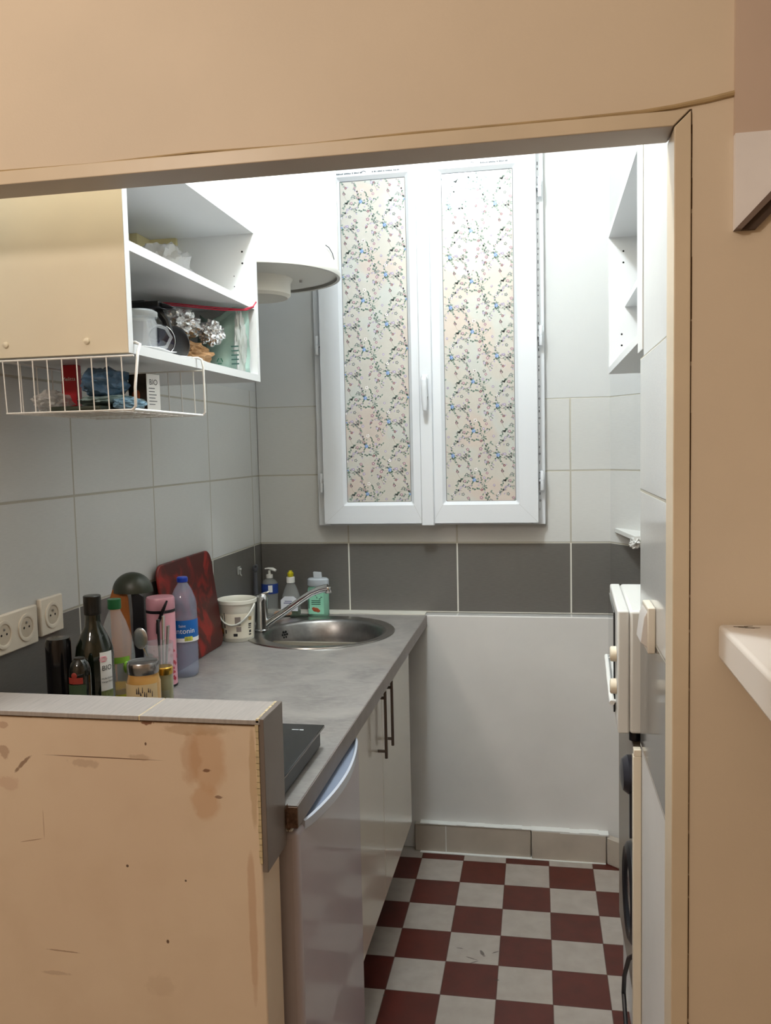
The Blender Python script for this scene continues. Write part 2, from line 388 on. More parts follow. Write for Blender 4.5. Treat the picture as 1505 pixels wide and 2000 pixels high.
# skirting
bb = MB().prism([(.58, 0), (1.0, 0), (1.0, .105), (.58, .102)], fxz, -.070, -.045)
bb.prism([(1.003, 0), (1.262, 0), (1.262, .100), (1.003, .105)], fxz, -.078, -.045)
struct(bb.build('baseboard_back', 'bbrd', bevel=.003))
struct(MB().prism([(1.264, -.045), (1.264, -.079), (1.40, -.19), (1.43, -.16)], fxy, 0, .096).build('baseboard_right', 'bbrd', bevel=.003))
sk = MB()
for i in range(20):
    x = .6+i*.0335; sk.box(x, x+.034, -.072-(.006 if x > 1 else 0), -.044, .1035-(.003 if x > 1.1 else 0), .1055+random.uniform(0, .003))
sk.box(.6, 1.26, -.083, -.05, 0, .0025).box(.693, .696, -.0715, -.05, 0, .1)
struct(sk.build('trim_5', 'plaster'))
# broken tile return on the right of the back wall
lg = MB().prism([(1.296, -.03), (1.335, -.30), (1.40, -.30), (1.40, -.03)], fxy, 1.172, 1.186)
lg.crumple((1.345, -.27, 1.165), (.02, .03, .018), 3, .5)
struct(lg.build('trim_6', 'plaster', bevel=.001))

# ================================================================== WINDOW
WX0, WX1, WZ0, WZ1 = .238, 1.062, 1.200, 2.53
def ring(mb, x0, x1, z0, z1, wl, wr, wb_, wt, y0, y1, mi=None):
    mb.box(x0, x0+wl, y0, y1, z0, z1, mi); mb.box(x1-wr, x1, y0, y1, z0, z1, mi)
    mb.box(x0+wl, x1-wr, y0, y1, z0, z0+wb_, mi); mb.box(x0+wl, x1-wr, y0, y1, z1-wt, z1, mi)
def mring(mb, x0, x1, z0, z1, X0, X1, Z0, Z1, ya, yb, mi=None):
    # mitred ring: outer rect at depth ya, inner rect at depth yb
    o = [(x0, ya, z0), (x1, ya, z0), (x1, ya, z1), (x0, ya, z1)]; i = [(X0, yb, Z0), (X1, yb, Z0), (X1, yb, Z1), (X0, yb, Z1)]
    mb.add(o+i, [(k, (k+1) % 4, 4+(k+1) % 4, 4+k) for k in range(4)], mi)
fr = MB(); ring(fr, WX0, WX1, WZ0, WZ1, .045, .045, .03, .03, -.026, -.0005)
win = struct(fr.build('window_1', 'whitepvc', bevel=.002))
pmk = MB(); random.seed(9); z = 1.25
while z < 2.46:
    if random.random() < .25: pmk.lathe([(.0035, -.0262), (.0035, -.0268), (.002, -.0268)], (1.0435, 0, z), 10, ax='y', cap=False); z += .02
    h = random.uniform(.004, .014); pmk.box(1.0415, 1.0415+random.uniform(.001, .003), -.0268, -.0262, z, z+h); z += h+random.uniform(.004, .03)
lab(pmk.build('printed_marks', 'print', win), 'grey maker print along the frame')
film_shade = []
def mk_film():
    s = NT('floral_film'); s.xyz(); n = s.noise(9, 1)
    c = s.mix(s.rng(n, .42, .52), lin('c6c8c2'), lin('c9c5bc')); c = s.mix(s.rng(s.noise(6.5, 1), .53, .60), c, lin('cdc1b7'))
    s.put(s.b.inputs['Base Color'], c); s.b.inputs['Roughness'].default_value = .17; s.b.inputs['Coat Weight'].default_value = .6; s.b.inputs['Coat Roughness'].default_value = .12; return s.m
M['film'] = mk_film()
FC = ['8a9a90', '6a8375', '9a917c', '7598cb', 'a0b8dc', 'b08e99', 'aea3bb', '8f6068', 'e2dfda', '8f9390', '525a54']
for i, h in enumerate(FC): M['f%d' % i] = mat('film_ink_%d' % i, h, .3)
def pattern(mb, X0, X1, Z0, Z1, y, ox, oz, seed=5):
    P, Q = .158, .172; lay = [0]
    def quad(pts, mi, d=0):
        if all(X0+.0006 < p[0] < X1-.0006 and Z0+.0006 < p[1] < Z1-.0006 for p in pts):
            mb.add([(p[0], y-.0001-.00012*d, p[1]) for p in pts], [tuple(range(len(pts)))], mi)
    def leaf(x, z, a, L, W, mi, d=1):
        c_, s_ = math.cos(a), math.sin(a)
        quad([(x+c_*u*L-s_*v*W, z+s_*u*L+c_*v*W) for u, v in ((0, 0), (.3, .5), (.7, .45), (1, 0), (.7, -.45), (.3, -.5))], mi, d)
    def disc(x, z, r, mi, n=8, d=3): quad([(x+r*math.cos(2*PI*k/n), z+r*math.sin(2*PI*k/n)) for k in range(n)], mi, d)
    def stem(x, z, a, n, step, curl, mi, R, dens=.5, fork=0):
        for k in range(n):
            a += curl+R.uniform(-.05, .05); nx, nz = x+math.cos(a)*step, z+math.sin(a)*step
            w_ = .00042; px, pz = -math.sin(a)*w_, math.cos(a)*w_
            quad([(x-px, z-pz), (nx-px, nz-pz), (nx+px, nz+pz), (x+px, z+pz)], mi)
            if R.random() < dens:
                sd = R.choice([-1, 1]); leaf(nx, nz, a+sd*R.uniform(.6, 1.1), R.uniform(.0066, .0098), R.uniform(.0040, .0054), R.choice([0, 1, 1, 0, 9, 6]))
            if fork and k == n//2: stem(nx, nz, a+R.choice([-1, 1])*.9, 4, step*.8, R.uniform(-.15, .15), mi, R, .9)
            x, z = nx, nz
        return x, z, a
    def flower(x, z, r, t, ph):
        for k in range(5): leaf(x, z, ph+k*1.257, r*1.9, r*1.25, t, 2)
        disc(x, z, r*.45, 8 if t != 8 else 7, 6, 4)
    def rose(x, z, R):
        leaf(x-.003, z+.003, 2.3, .011, .0062, 1, 1); leaf(x, z+.005, 1.4, .010, .0055, 0, 1); leaf(x+.004, z-.003, -.6, .010, .0055, 1, 1)
        for k in range(6): disc(x+.0042*math.cos(k*1.047), z+.0042*math.sin(k*1.047), .0030, 4 if k % 2 else 3, 8, 2)
        disc(x, z, .0034, 3, 8, 3); disc(x+.0008, z+.0008, .0020, 4, 8, 4); disc(x-.0006, z+.0004, .0008, 8, 6, 5)
    for i in range(-2, 4):
        for j in range(-2, 18):
            R = random.Random(seed+(j % 2)*11); cx = X0+ox+i*P+(j % 2)*P*.53; cz = Z0+oz+j*Q*.5
            rose(cx, cz, R)
            for a, cu, n in ((2.2, .17, 13), (.35, -.14, 13), (-.9, .15, 12), (-2.5, -.17, 14), (1.3, .3, 7), (-1.7, -.2, 8)):
                x, z, b = stem(cx, cz, a, n, .0058, cu*R.uniform(.6, 1.3), R.choice([0, 2, 9, 7]), R, .5, 1)
                leaf(x, z, b, .0095, .005, 0); 
                if R.random() < .5: flower(x, z, .0026, R.choice([5, 7, 6]), b)
            for (dx, dz, t, k) in ((.047, .024, 5, 0), (-.042, -.028, 6, 1), (.020, -.032, 7, 1), (-.058, .026, 5, 0), (.064, -.016, 6, 0), (.004, .034, 8, 1), (-.022, .016, 9, 0), (.034, .040, 9, 0), (.03, .008, 6, 0), (-.03, -.005, 5, 0)):
                x, z = cx+dx+R.uniform(-.006, .006), cz+dz+R.uniform(-.005, .005)
                if k: stem(x, z, R.uniform(0, 6.2), 7, .0050, R.uniform(-.3, .3), R.choice([2, 0, 7, 9]), R, .6)
                flower(x, z, R.uniform(.0028, .0040), t, R.uniform(0, 6))
            for k in range(9):
                a = R.uniform(0, 6.28); d = R.uniform(.012, .07); leaf(cx+math.cos(a)*d, cz+math.sin(a)*d*.6, R.uniform(0, 6.28), .0075, .0044, R.choice([0, 9, 9, 5, 6, 0]))
def sash(x0, x1, X0, X1, labl, ox, oz, textx):
    z0, z1, Z0, Z1 = 1.2100, 2.512, 1.2866, 2.4210; y = -.07
    s = MB(); e = .012
    mring(s, x0, x1, z0, z1, X0-e, X1+e, Z0-e, Z1+e, y, y); mring(s, X0-e, X1+e, Z0-e, Z1+e, X0, X1, Z0, Z1, y, y+.013)
    mring(s, x0, x1, z0, z1, x0, x1, z0, z1, -.0265, y); mring(s, X0, X1, Z0, Z1, X0, X1, Z0, Z1, y+.013, y+.03)
    for (a, b, c, d) in ((x0, z0, X0-e, Z0-e), (x1, z0, X1+e, Z0-e)):   # faint mitre joints at the lower corners
        dx = .0004; s.add([(a-dx, y-.0002, b), (a+dx, y-.0002, b), (c+dx, y-.0002, d), (c-dx, y-.0002, d)], [(0, 1, 2, 3)], 1)
    so = lab(s.build('sash', ['whitepvc', mat('mitre_line', 'b4b4b0', .6)], win, bevel=.0025, ang=20), labl)
    f = MB().box(X0-.004, X1+.004, y+.0135, y+.018, Z0-.004, Z1+.004)
    f.cur = 0; g = MB(); pattern(g, X0, X1, Z0, Z1, y+.0132, ox, oz)
    fo = lab(f.build('pane', 'film', so), 'pane covered with cream floral film')
    lab(g.build('floral_print', ['f%d' % i for i in range(11)], so, smooth=False), 'blue and pink flower sprigs on the film')
    q = MB(); mring(q, X0-.0006, X1+.0006, Z0-.0006, Z1+.0006, X0+.0016, X1-.0016, Z0+.0010, Z1-.0022, y+.0128, y+.0128); lab(q.build('gasket', mat('grey_gasket', '5d6064', .6), so, smooth=False), 'thin grey seal round the pane')
    t = MB(); R = random.Random(2)
    for tx in textx:
        t.tube([(tx+.008*math.cos(a), y-.0003, 2.442+.006*math.sin(a)) for a in (0.2, .8, 1.57, 2.3, 2.9)], .0011, 5)
        x = tx+.03
        while x < tx+.125:
            w_ = R.uniform(.0022, .0042); t.box(x, x+w_, y-.0006, y-.0002, 2.4405, 2.4405+R.uniform(.003, .0052)); x += w_+R.choice([.0008, .0012, .004])
    lab(t.build('printed_line', 'print', so), 'small grey print on the top rail')
    return so
sash(.2714, .6335, .3552, .5897, 'left casement, partly behind the water heater', .075, .03, [.318, .446])
sash(.6665, 1.0372, .7158, .9604, 'right casement', .10, .075, [.822])
MB().prism([(.627, 0), (.6305, -.012), (.6725, -.012), (.676, 0)], lambda p, q, t: (p, -.0705+q, t), 1.203, 2.512).build('meeting_stile', 'whitepvc', win, bevel=.002)
hd = MB().box(.6405, .6615, -.094, -.0828, 1.655, 1.733)
hd.tube([(.651, -.09, 1.718), (.651, -.118, 1.722), (.6515, -.126, 1.712), (.652, -.127, 1.68), (.653, -.124, 1.63), (.653, -.121, 1.606)], [.009, .009, .0105, .0105, .0095, .007], 12)
hd.build('window_handle', 'whitepvc', win, bevel=.002)
for x, z in ((1.050, 2.354), (1.050, 1.855), (1.051, 1.356), (.255, 1.855), (.259, 1.359)):
    h = MB().lathe([(.006, -.034), (.0065, -.033), (.0065, -.001), (.005, 0), (.0065, .001), (.0065, .033), (.006, .034)], (x, -.052, z), 14)
    h.box(min(x, x-.012 if x > .6 else x), max(x, x+.012 if x < .6 else x), -.052, -.028, z-.004, z+.004)
    h.build('hinge', 'whitepvc', win)

# ================================================================== WATER HEATER
wh = thing('water_heater', (.238, -.622, 1.987), 'white cylindrical water heater hanging in the corner in front of the window', 'water heater')
cx, cy = .238, -.622; hz = 1.987; RR = .2345
MB().lathe([(RR, hz+.006), (RR, hz+.66), (RR-.02, hz+.70)], (cx, cy, 0), 72).build('tank', 'enamel', wh)
MB().lathe([(0, hz-.012), (.10, hz-.010), (.19, hz-.004), (RR-.014, hz+.004), (RR-.006, hz+.0058)], (cx, cy, 0), 72, cap=False).build('bottom_plate', mat('heater_base', 'ecebe4', .5), wh)
MB().lathe([(RR-.006, hz-.004), (RR+.003, hz-.005), (RR+.005, hz+.002), (RR+.004, hz+.010), (RR, hz+.012)], (cx, cy, 0), 72, cap=False).build('rim', mat('heater_rim', 'dddcd6', .4), wh)
MB().lathe([(0, hz-.066), (.085, hz-.063), (.094, hz-.055), (.0945, hz-.02), (.102, hz-.009)], (cx+.002, cy-.02, 0), 48, cap=False).build('thermostat_cover', mat('heater_cover', 'ebe8de', .45), wh)
MB().lathe([(.004, hz-.016), (.004, hz-.009)], (cx+.12, cy+.02, 0), 12).build('screw', 'steel', wh)
MB().tube([(cx+RR*math.cos(a)+.004*math.cos(a), cy+RR*math.sin(a)+.004*math.sin(a), hz+.062-.03*t) for a, t in ((-.35, 0), (-.28, .1), (-.2, .5), (-.15, 1))], .0013, 6).build('thin_wire', 'print', wh)

# ================================================================== LEFT WALL CABINET
CX, CY0, CY1, CZ0, CZ1 = .312, -1.600, -.862, 1.664, 2.067; T = .018
cb = thing('wall_cabinet', (0, CY0, CZ0), 'open white wall cabinet on the left wall, above the worktop', 'cabinet')
MB().box(.002, CX, CY0, CY0+T, CZ0, CZ1).build('side_panel', 'creamboard', cb, bevel=.0008)['label'] = 'cream end panel facing the room'
e = MB().box(CX, CX+.001, CY0, CY0+T, CZ0, CZ1); e.build('edge_strip', 'white', cb)
fp = MB().box(.002, CX, CY1-T, CY1, CZ0, CZ1)
for x, z in ((.279, 2.004), (.279, 1.974), (.277, 1.778), (.278, 1.745)): fp.lathe([(0, -.0004), (.0027, -.0004), (.0027, 0)], (x, CY1-T-.0002, z), 12, 1, ax='y', cap=False)
for x, z in ((.255, 1.942), (.255, 1.915), (.262, 1.802)): fp.lathe([(0, -.0004), (.0014, -.0004), (.0014, 0)], (x, CY1-T-.0002, z), 8, 1, ax='y', cap=False)
fp.build('side_panel', ['white', 'hole'], cb)
MB().box(.002, CX, CY0+T, CY1-T, CZ1-T, CZ1).build('top_panel', 'white', cb)
MB().box(.002, CX, CY0+T, CY1-T, CZ0, CZ0+T).build('bottom_panel', 'white', cb)
MB().box(.006, CX-.004, CY0+T, CY1-T, 1.853, 1.853+T).build('shelf', 'white', cb)
MB().box(.0005, .0045, CY0+T, CY1-T, CZ0+T, CZ1-T).build('back_panel', mat('cabinet_back', 'd3d2cc', .5), cb)
bk = MB().box(.0046, .026, -.965, CY1-T-.0005, 1.985, CZ1-T-.0005); bk.box(.026, .1, CY1-T-.012, CY1-T-.0005, 1.985, CZ1-T-.0005)
for y, z in ((-.93, 2.015), (-.895, 2.03)): bk.lathe([(0, .0004), (.0035, .0004), (.0035, 0)], (.0262, y, z), 10, 1, ax='x', cap=False)
lab(bk.build('hanging_bracket', [mat('bracket_cream', 'dccf9f', .5), 'hole'], cb), 'cream hanging bracket in the back corner')
for x in (.066, .231): MB().lathe([(.0062, 0), (.0055, -.0035), (.003, -.005), (0, -.0055)], (x, CY0, 1.688), 14, ax='y', cap=False).build('cap_screw', 'creamboard', cb)

# basket under the cabinet
bs = thing('wire_basket', (.2, -1.44, 1.557), 'white wire under-shelf basket hooked below the wall cabinet', 'basket')
r = .0013; bx0, bx1, by0, by1, bz0, bz1 = .068, .322, -1.612, -1.29, 1.560, 1.657
fm = MB()
for y in (by0, by1):
    yi = max(y, -1.578); fm.tube([(.272, yi, CZ0+T+.003), (.316, yi, CZ0+T+.003), (.3245, yi, CZ0+T-.001), (.3275, (yi+y)/2, CZ0), (.328, y, 1.60), (.3275, y, bz0+.006), (.322, y, bz0)], .0026, 8)
fm.tube([(.3215, by0, bz0), (.3215, by1, bz0)], .003, 8)
lab(fm.build('hook_frame', 'wire', bs), 'thick hook frame')
wn = MB()
for (ax0, ax1, y) in ((.060, .328, by0), (.060, .328, by1)): wn.tube([(ax0-.01, y, bz1), (ax1, y, bz1)], .0019, 6)
wn.tube([(bx0-.003, by0, bz1), (bx0-.003, by1, bz1)], .0018, 6)
for k in range(9):
    x = bx0+.001+(bx1-bx0)*k/8.6
    wn.tube([(x-.004 if k < 1 else x-.002, by0, bz1), (x, by0, bz0), (x, by1, bz0), (x-.002, by1, bz1)], r, 5)
for k in range(1, 12):
    y = by0+(by1-by0)*k/12; wn.tube([(bx0, y, bz0+.001), (bx1, y, bz0+.001)], r, 5)
    if k % 2 == 0: wn.tube([(bx0-.003, y, bz1), (bx0, y, bz0)], r, 5)
wn.tube([(bx0, by0, bz0), (bx1, by0, bz0)], .0016, 5).tube([(bx0, by1, bz0), (bx1, by1, bz0)], .0016, 5).tube([(bx0, by0, bz0), (bx0, by1, bz0)], .0016, 5)
wn.build('wire_mesh', 'wire', bs)
bz = bz0+.0035
M['bluebag'] = mat('blue_plastic_bag', '52708c', .3, nz=25, amt=.35, bumpn=(55, .7, .005)); M['palebag'] = mat('pale_aqua_bag', '8fa5a5', .35, nz=20, amt=.15, bumpn=(40, .5, .004))
M['clearbag'] = plastic_film('crinkled_clear_bag', 'd8d6d2', .5); M['darkpack'] = mat('dark_green_pack', '2c3327', .4, nz=30, amt=.3)
tag(MB().crumple((.195, -1.47, bz+.058), (.040, .062, .030), 1, .3, 2.4).build('plastic_bag', 'bluebag', base=(.195, -1.47, bz)), 'crumpled blue plastic bag on top of the pile in the wire basket', 'bag')
tag(MB().crumple((.205, -1.47, bz+.022), (.056, .07, .011), 2, .28, 2).build('plastic_bag', 'palebag', base=(.205, -1.47, bz)), 'pale aqua bag under the blue one in the wire basket', 'bag')
tag(MB().box(.13, .235, -1.57, -1.40, bz, bz+.009).build('food_packet', 'darkpack', base=(.18, -1.48, bz), bevel=.003), 'flat dark green packet at the bottom of the wire basket', 'packet')
tag(MB().crumple((.258, -1.50, bz+.014), (.024, .04, .012), 5, .35, 3).build('plastic_bag', mat('light_blue_bag', '7fa3ba', .35, bumpn=(60, .5, .003)), base=(.258, -1.50, bz)), 'small light blue bag beside the food carton in the wire basket', 'bag')
tag(MB().crumple((.108, -1.52, bz+.022), (.024, .045, .019), 6, .4, 3).build('plastic_bag', 'clearbag', base=(.108, -1.52, bz)), 'crinkled clear bag in the left end of the wire basket', 'bag')
rd = thing('coffee_filter_packet', (.105, -1.44, bz), 'upright red packet with white lettering in the wire basket', 'packet')
MB().box(.085, .118, -1.45, -1.43, bz, bz+.10).build('packet', 'redpaint', rd, bevel=.001)
MB().text('Melitta', .011, lambda u, v: (.1015+u, -1.4506, bz+.068+v)).build('lettering', 'paper', rd)
# food carton with white side reading BIO
fc = thing('food_carton', (.262, -1.42, bz), 'upright food carton with a dark front and white BIO side in the wire basket', 'box')
def cart(u, v, w_):   # local frame: u along the dark front, w across
    a = -.25; return (.219+u*math.cos(a)-w_*math.sin(a)*1, -1.425+u*math.sin(a)+w_*math.cos(a), bz+v)
def cbox(mb, u0, u1, w0, w1, v0, v1, mi=None):
    vs = [cart(u0, v0, w0), cart(u1, v0, w0), cart(u1, v0, w1), cart(u0, v0, w1), cart(u0, v1, w0), cart(u1, v1, w0), cart(u1, v1, w1), cart(u0, v1, w1)]
    mb.add(vs, [(0, 3, 2, 1), (4, 5, 6, 7), (0, 1, 5, 4), (1, 2, 6, 5), (2, 3, 7, 6), (3, 0, 4, 7)], mi)
k = MB(); cbox(k, 0, .046, 0, .042, 0, .078)
k.build('carton', mat('dark_carton', '33291f', .45, nz=35, amt=.5), fc, bevel=.0006)
k = MB(); cbox(k, .0462, .0470, .001, .041, .001, .0775)
k.build('side_label', 'paper', fc)
k = MB(); sidef = lambda u, v: cart(.0474, v+.056, .021+u)
k.text('BIO', .016, sidef)
for q in range(6): cbox(k, .0470, .0473, .007, .007+.028*random.uniform(.6, 1), .048-q*.0065, .0495-q*.0065)
k.build('printing', 'print', fc)
k = MB().ball(cart(.024, .035, -.0002), .013, 8, sc=(1, .1, .8)); k.build('food_picture', mat('orange_food_print', 'a8552a', .5, nz=60, amt=.4), fc)

# ---------------- things in the cabinet
zb = CZ0+T; zs = 1.853+T
jr = thing('glass_jar', (.262, -1.485, zb), 'clear glass jug with handle at the front left of the open cabinet', 'jar')
jx, jy = .262, -1.450; M['glassthin'] = mat('thin_clear_glass', 'd6dade', .04, alpha=.22, coat=.8)
MB().lathe([(.030, zb+.001), (.033, zb+.004), (.034, zb+.05), (.033, zb+.062), (.030, zb+.066), (.030, zb+.070), (.027, zb+.070), (.028, zb+.06), (.031, zb+.05), (.030, zb+.006), (0, zb+.006)], (jx, jy, 0), 36).build('body', 'glassthin', jr)
MB().lathe([(.0345, zb+.068), (.036, zb+.072), (.036, zb+.079), (.030, zb+.083), (0, zb+.084)], (jx, jy, 0), 36).build('lid', mat('jar_lid_glass', 'cfd4d6', .1, alpha=.5, coat=.5), jr)
MB().tube([(jx+.034*.7, jy+.024, zb+.056), (jx+.048*.75, jy+.042, zb+.052), (jx+.058*.75, jy+.05, zb+.034), (jx+.048*.75, jy+.042, zb+.014), (jx+.034*.7, jy+.024, zb+.010)], .0035, 8).build('handle', 'glassthin', jr)
bk = thing('blender_jug', (.215, -1.33, zb), 'black conical jug with black lid standing behind the glass jug in the cabinet', 'jug')
MB().lathe([(.048, zb+.001), (.053, zb+.006), (.030, zb+.082), (.026, zb+.1), (.027, zb+.106)], (.205, -1.325, 0), 36).build('body', mat('dark_smoked_plastic', '1c1b28', .12, coat=.5), bk)
tp = MB().box(.172, .262, -1.36, -1.315, zb+.104, zb+.118); tp.box(.186, .226, -1.352, -1.322, zb+.116, zb+.122)
tp.prism([(.262, zb+.104), (.290, zb+.100), (.294, zb+.104), (.262, zb+.116)], fxz, -1.352, -1.322)
tp.box(.150, .176, -1.375, -1.34, zb+.106, zb+.121)
tp.build('lid', 'black', bk, bevel=.003)
MB().tube([(.245, -1.33, zb+.105), (.262, -1.325, zb+.08), (.268, -1.322, zb+.05), (.27, -1.322, zb+.02)], [.008, .009, .008, .006], 10).build('handle', 'black', bk)
gl = thing('round_glass_lid', (.268, -1.395, zb), 'round glass lid with bright rim standing on edge in the cabinet', 'lid')
tm = Matrix.Rotation(math.radians(55), 4, 'Z').to_3x3()
MB().lathe([(.0295, -.002), (.0315, 0), (.0295, .002)], (.274, -1.375, zb+.034), 36, ax='y', cap=False, tilt=tm).build('rim', 'chrome', gl)
MB().lathe([(0, .006), (.015, .004), (.029, .0)], (.274, -1.375, zb+.034), 36, ax='y', cap=False, tilt=tm).build('pane', mat('dark_reflective_glass', '1b1d2c', .05, coat=.5), gl)
lid = MB().lathe([(0, .008), (.026, .006), (.038, 0), (.040, -.002), (.037, -.004)], (.240, -1.235, zb+.043), 36, ax='y', cap=False, tilt=Matrix.Rotation(math.radians(62), 3, 'Z'))
tag(lid.build('pan_lid', 'black', base=(.245, -1.20, zb)), 'round black lid leaning beside the foil in the cabinet', 'lid')
for i, (x0, x1, y0, y1) in enumerate(((.235, .308, -1.55, -1.40), (.225, .305, -1.385, -1.22))):
    p = MB(); n_ = 5
    vs = []
    for a in range(n_+1):
        for b in range(n_+1):
            x = x0+(x1-x0)*a/n_; y = y0+(y1-y0)*b/n_+.02*a/n_; vs.append((x, y, zb+.0012+.007*noise.noise(Vector((x*30, y*30, i)))**2+(.010*(1-abs(2*b/n_-1)) if a == n_ else 0)*.5))
    fs = [(a*(n_+1)+b, (a+1)*(n_+1)+b, (a+1)*(n_+1)+b+1, a*(n_+1)+b+1) for a in range(n_) for b in range(n_)]
    p.add(vs, fs); o = p.build('sheet_of_paper', 'paper', base=(x0, y0, zb)); m_ = o.modifiers.new('s', 'SOLIDIFY'); m_.thickness = .0012
    tag(o, ['white sheet of paper lying under the glass jug', 'white sheet of paper lying in front of the black conical jug'][i], 'paper')
tag(MB().crumple((.185, -1.08, zb+.108), (.048, .058, .032), 11, .4, 3.0, sub=4).crumple((.238, -1.01, zb+.096), (.028, .034, .028), 12, .4, 3.4).build('foil_ball', 'foil', base=(.21, -1.04, zb), smooth=False), 'crumpled ball of aluminium foil on the brown paper in the cabinet', 'foil')
tag(MB().crumple((.195, -1.085, zb+.036), (.060, .075, .030), 14, .4, 2.6).build('paper_bag', 'brownpaper', base=(.21, -1.05, zb), smooth=False), 'crumpled brown paper bag under the foil in the cabinet', 'bag')
M['greenbag'] = mat('pale_green_plastic', 'a9c6ba', .35, alpha=.72, bumpn=(35, .6, .005))
gb = thing('shopping_bag', (.24, -.925, zb), 'pale green printed plastic bag at the far end of the cabinet', 'bag')
g = MB(); vs = []; nx_, nz_ = 10, 12
for a in range(nx_+1):
    for b in range(nz_+1):
        u, v = a/nx_, b/nz_; y = -.905-.05*math.sin(PI*u)*(1-.3*v)-.018*noise.noise(Vector((u*4, v*5, 2)))
        x = .165+.135*u-.02*(1-v)*(1-u); z = zb+.002+v*(.158-.02*math.sin(5*u)); vs.append((x, y, z))
g.add(vs, [(a*(nz_+1)+b, (a+1)*(nz_+1)+b, (a+1)*(nz_+1)+b+1, a*(nz_+1)+b+1) for a in range(nx_) for b in range(nz_)])
o = g.build('bag_body', 'greenbag', gb); q = o.modifiers.new('s', 'SOLIDIFY'); q.thickness = .0006
g2 = MB().crumple((.285, -.93, zb+.075), (.012, .030, .072), 21, .4, 3); g2.build('clear_wrap', 'clearbag', gb)
k = MB()
for a in range(3):
    A = PI/2+a*2*PI/3; B = A+2*PI/3
    k.tube([(.240+.008*math.cos(A+.3), -.966, zb+.030+.008*math.sin(A+.3)), (.240+.008*math.cos(B-.4), -.966, zb+.030+.008*math.sin(B-.4))], .0013, 5)
k.build('recycling_mark', mat('green_ink', '2f7560', .5), gb)
k = MB()
for a in range(5): k.box(.272, .292, -.967, -.9662, zb+.02+a*.011, zb+.0235+a*.011)
k.build('printed_text', mat('green_ink_dark', '3d5f58', .5), gb)
tag(MB().tube([(.14, -1.18, 1.8335), (.19, -1.10, 1.838), (.25, -1.02, 1.839), (.300, -.95, 1.842), (.318, -.92, 1.853), (.320, -.90, 1.868)], .0019, 6).tube([(.14, -1.18, 1.829), (.20, -1.09, 1.834), (.262, -1.0, 1.835), (.306, -.94, 1.842), (.318, -.915, 1.853)], .0019, 6).build('red_cable', mat('red_cord', 'b3283f', .4), base=(.14, -1.18, 1.83)), 'thin red cable hanging under the shelf of the open cabinet', 'cable')
# bags on the shelf
tag(MB().crumple((.15, -1.06, zs+.062), (.05, .065, .055), 31, .45, 2.2).build('plastic_bag', plastic_film('clear_bag', 'dadada', .5), base=(.15, -1.02, zs)), 'upright clear plastic bag on the upper shelf of the cabinet', 'bag')
tag(MB().crumple((.15, -1.28, zs+.030), (.05, .12, .026), 33, .4, 2).build('plastic_bag', plastic_film('pink_tinted_bag', 'd9c5cf', .6), base=(.15, -1.28, zs)), 'flat pinkish plastic bag lying on the upper shelf of the cabinet', 'bag')

# ================================================================== RIGHT WALL CABINET
rc = thing('wall_cabinet', (1.245, -.46, 1.682), 'white wall cabinet on the right wall, partly hidden by the door frame', 'cabinet')
rx, ry0, ry1, rz0, rz1 = 1.245, -1.225, -.462, 1.682, 2.088
k = MB().box(rx, 1.555, ry1-T, ry1, rz0, rz1)
for y, z in ((1.286, 2.030), (1.286, 1.998), (1.281, 1.794), (1.281, 1.762)): k.lathe([(0, -.0004), (.0028, -.0004), (.0028, 0)], (y, ry1-T-.0002, z), 12, 1, ax='y', cap=False)
k.build('side_panel', ['white', 'hole'], rc)
MB().box(rx, 1.555, ry0, ry1-T, rz1-T, rz1).build('top_panel', 'white', rc)
MB().box(rx, 1.555, ry0, ry1-T, rz0, rz0+T).build('bottom_panel', 'white', rc)
MB().box(rx+.045, 1.55, ry0, ry1-T, 1.872, 1.872+T).build('shelf', 'white', rc)
MB().box(1.551, 1.555, ry0, ry1-T, rz0+T, rz1-T).build('back_panel', 'white', rc)
MB().box(rx, 1.555, ry0-T, ry0, rz0, rz1).build('side_panel', 'white', rc)
d = MB().box(rx-.001, rx+.016, -1.322, ry0-T-.001, 1.660, 2.09); d.build('door', 'white', rc, bevel=.001)
MB().box(rx+.018, 1.555, -1.322, ry0-T-.002, rz0, rz1).build('closed_section', 'white', rc)
MB().lathe([(.006, 0), (.006, .05)], (rx+.02, ry0+.006, 1.90), 10, ax='z').build('hinge', 'black', rc)

# ================================================================== WORKTOP AND BASE UNITS
WT = .874
SX, SY, SR = .318, -.352, .2505
wt = thing('worktop', (.3, -.85, WT-.038), 'grey laminate worktop along the left wall', 'worktop')
mb = MB(); n = 64; rx0, rx1, yy0, yy1 = .001, .634, -.72, -.0465
def rim(a):
    c_, s_ = math.cos(a), math.sin(a); t = 1e9
    if c_ > 1e-9: t = min(t, (rx1-SX)/c_)
    if c_ < -1e-9: t = min(t, (rx0-SX)/c_)
    if s_ > 1e-9: t = min(t, (yy1-SY)/s_)
    if s_ < -1e-9: t = min(t, (yy0-SY)/s_)
    return (SX+c_*t, SY+s_*t)
angs = sorted([2*PI*i/n for i in range(n)]+[math.atan2(y-SY, x-SX) % (2*PI) for x in (rx0, rx1) for y in (yy0, yy1)])
for z, zz in ((WT, WT-.038),):
    vs = []; hr = SR-.02
    for a in angs: x, y = rim(a); vs += [(SX+hr*math.cos(a), SY+hr*math.sin(a), z), (x, y, z), (SX+hr*math.cos(a), SY+hr*math.sin(a), zz), (x, y, zz)]
    K = len(angs); fs = []
    for i in range(K):
        a = 4*i; b = 4*((i+1) % K); fs += [(a, a+1, b+1, b), (a+2, b+2, b+3, a+3), (a, b, b+2, a+2), (a+1, a+3, b+3, b+1)]
    mb.add(vs, fs)
mb.box(rx0, rx1, -1.700, -.72, WT-.038, WT)
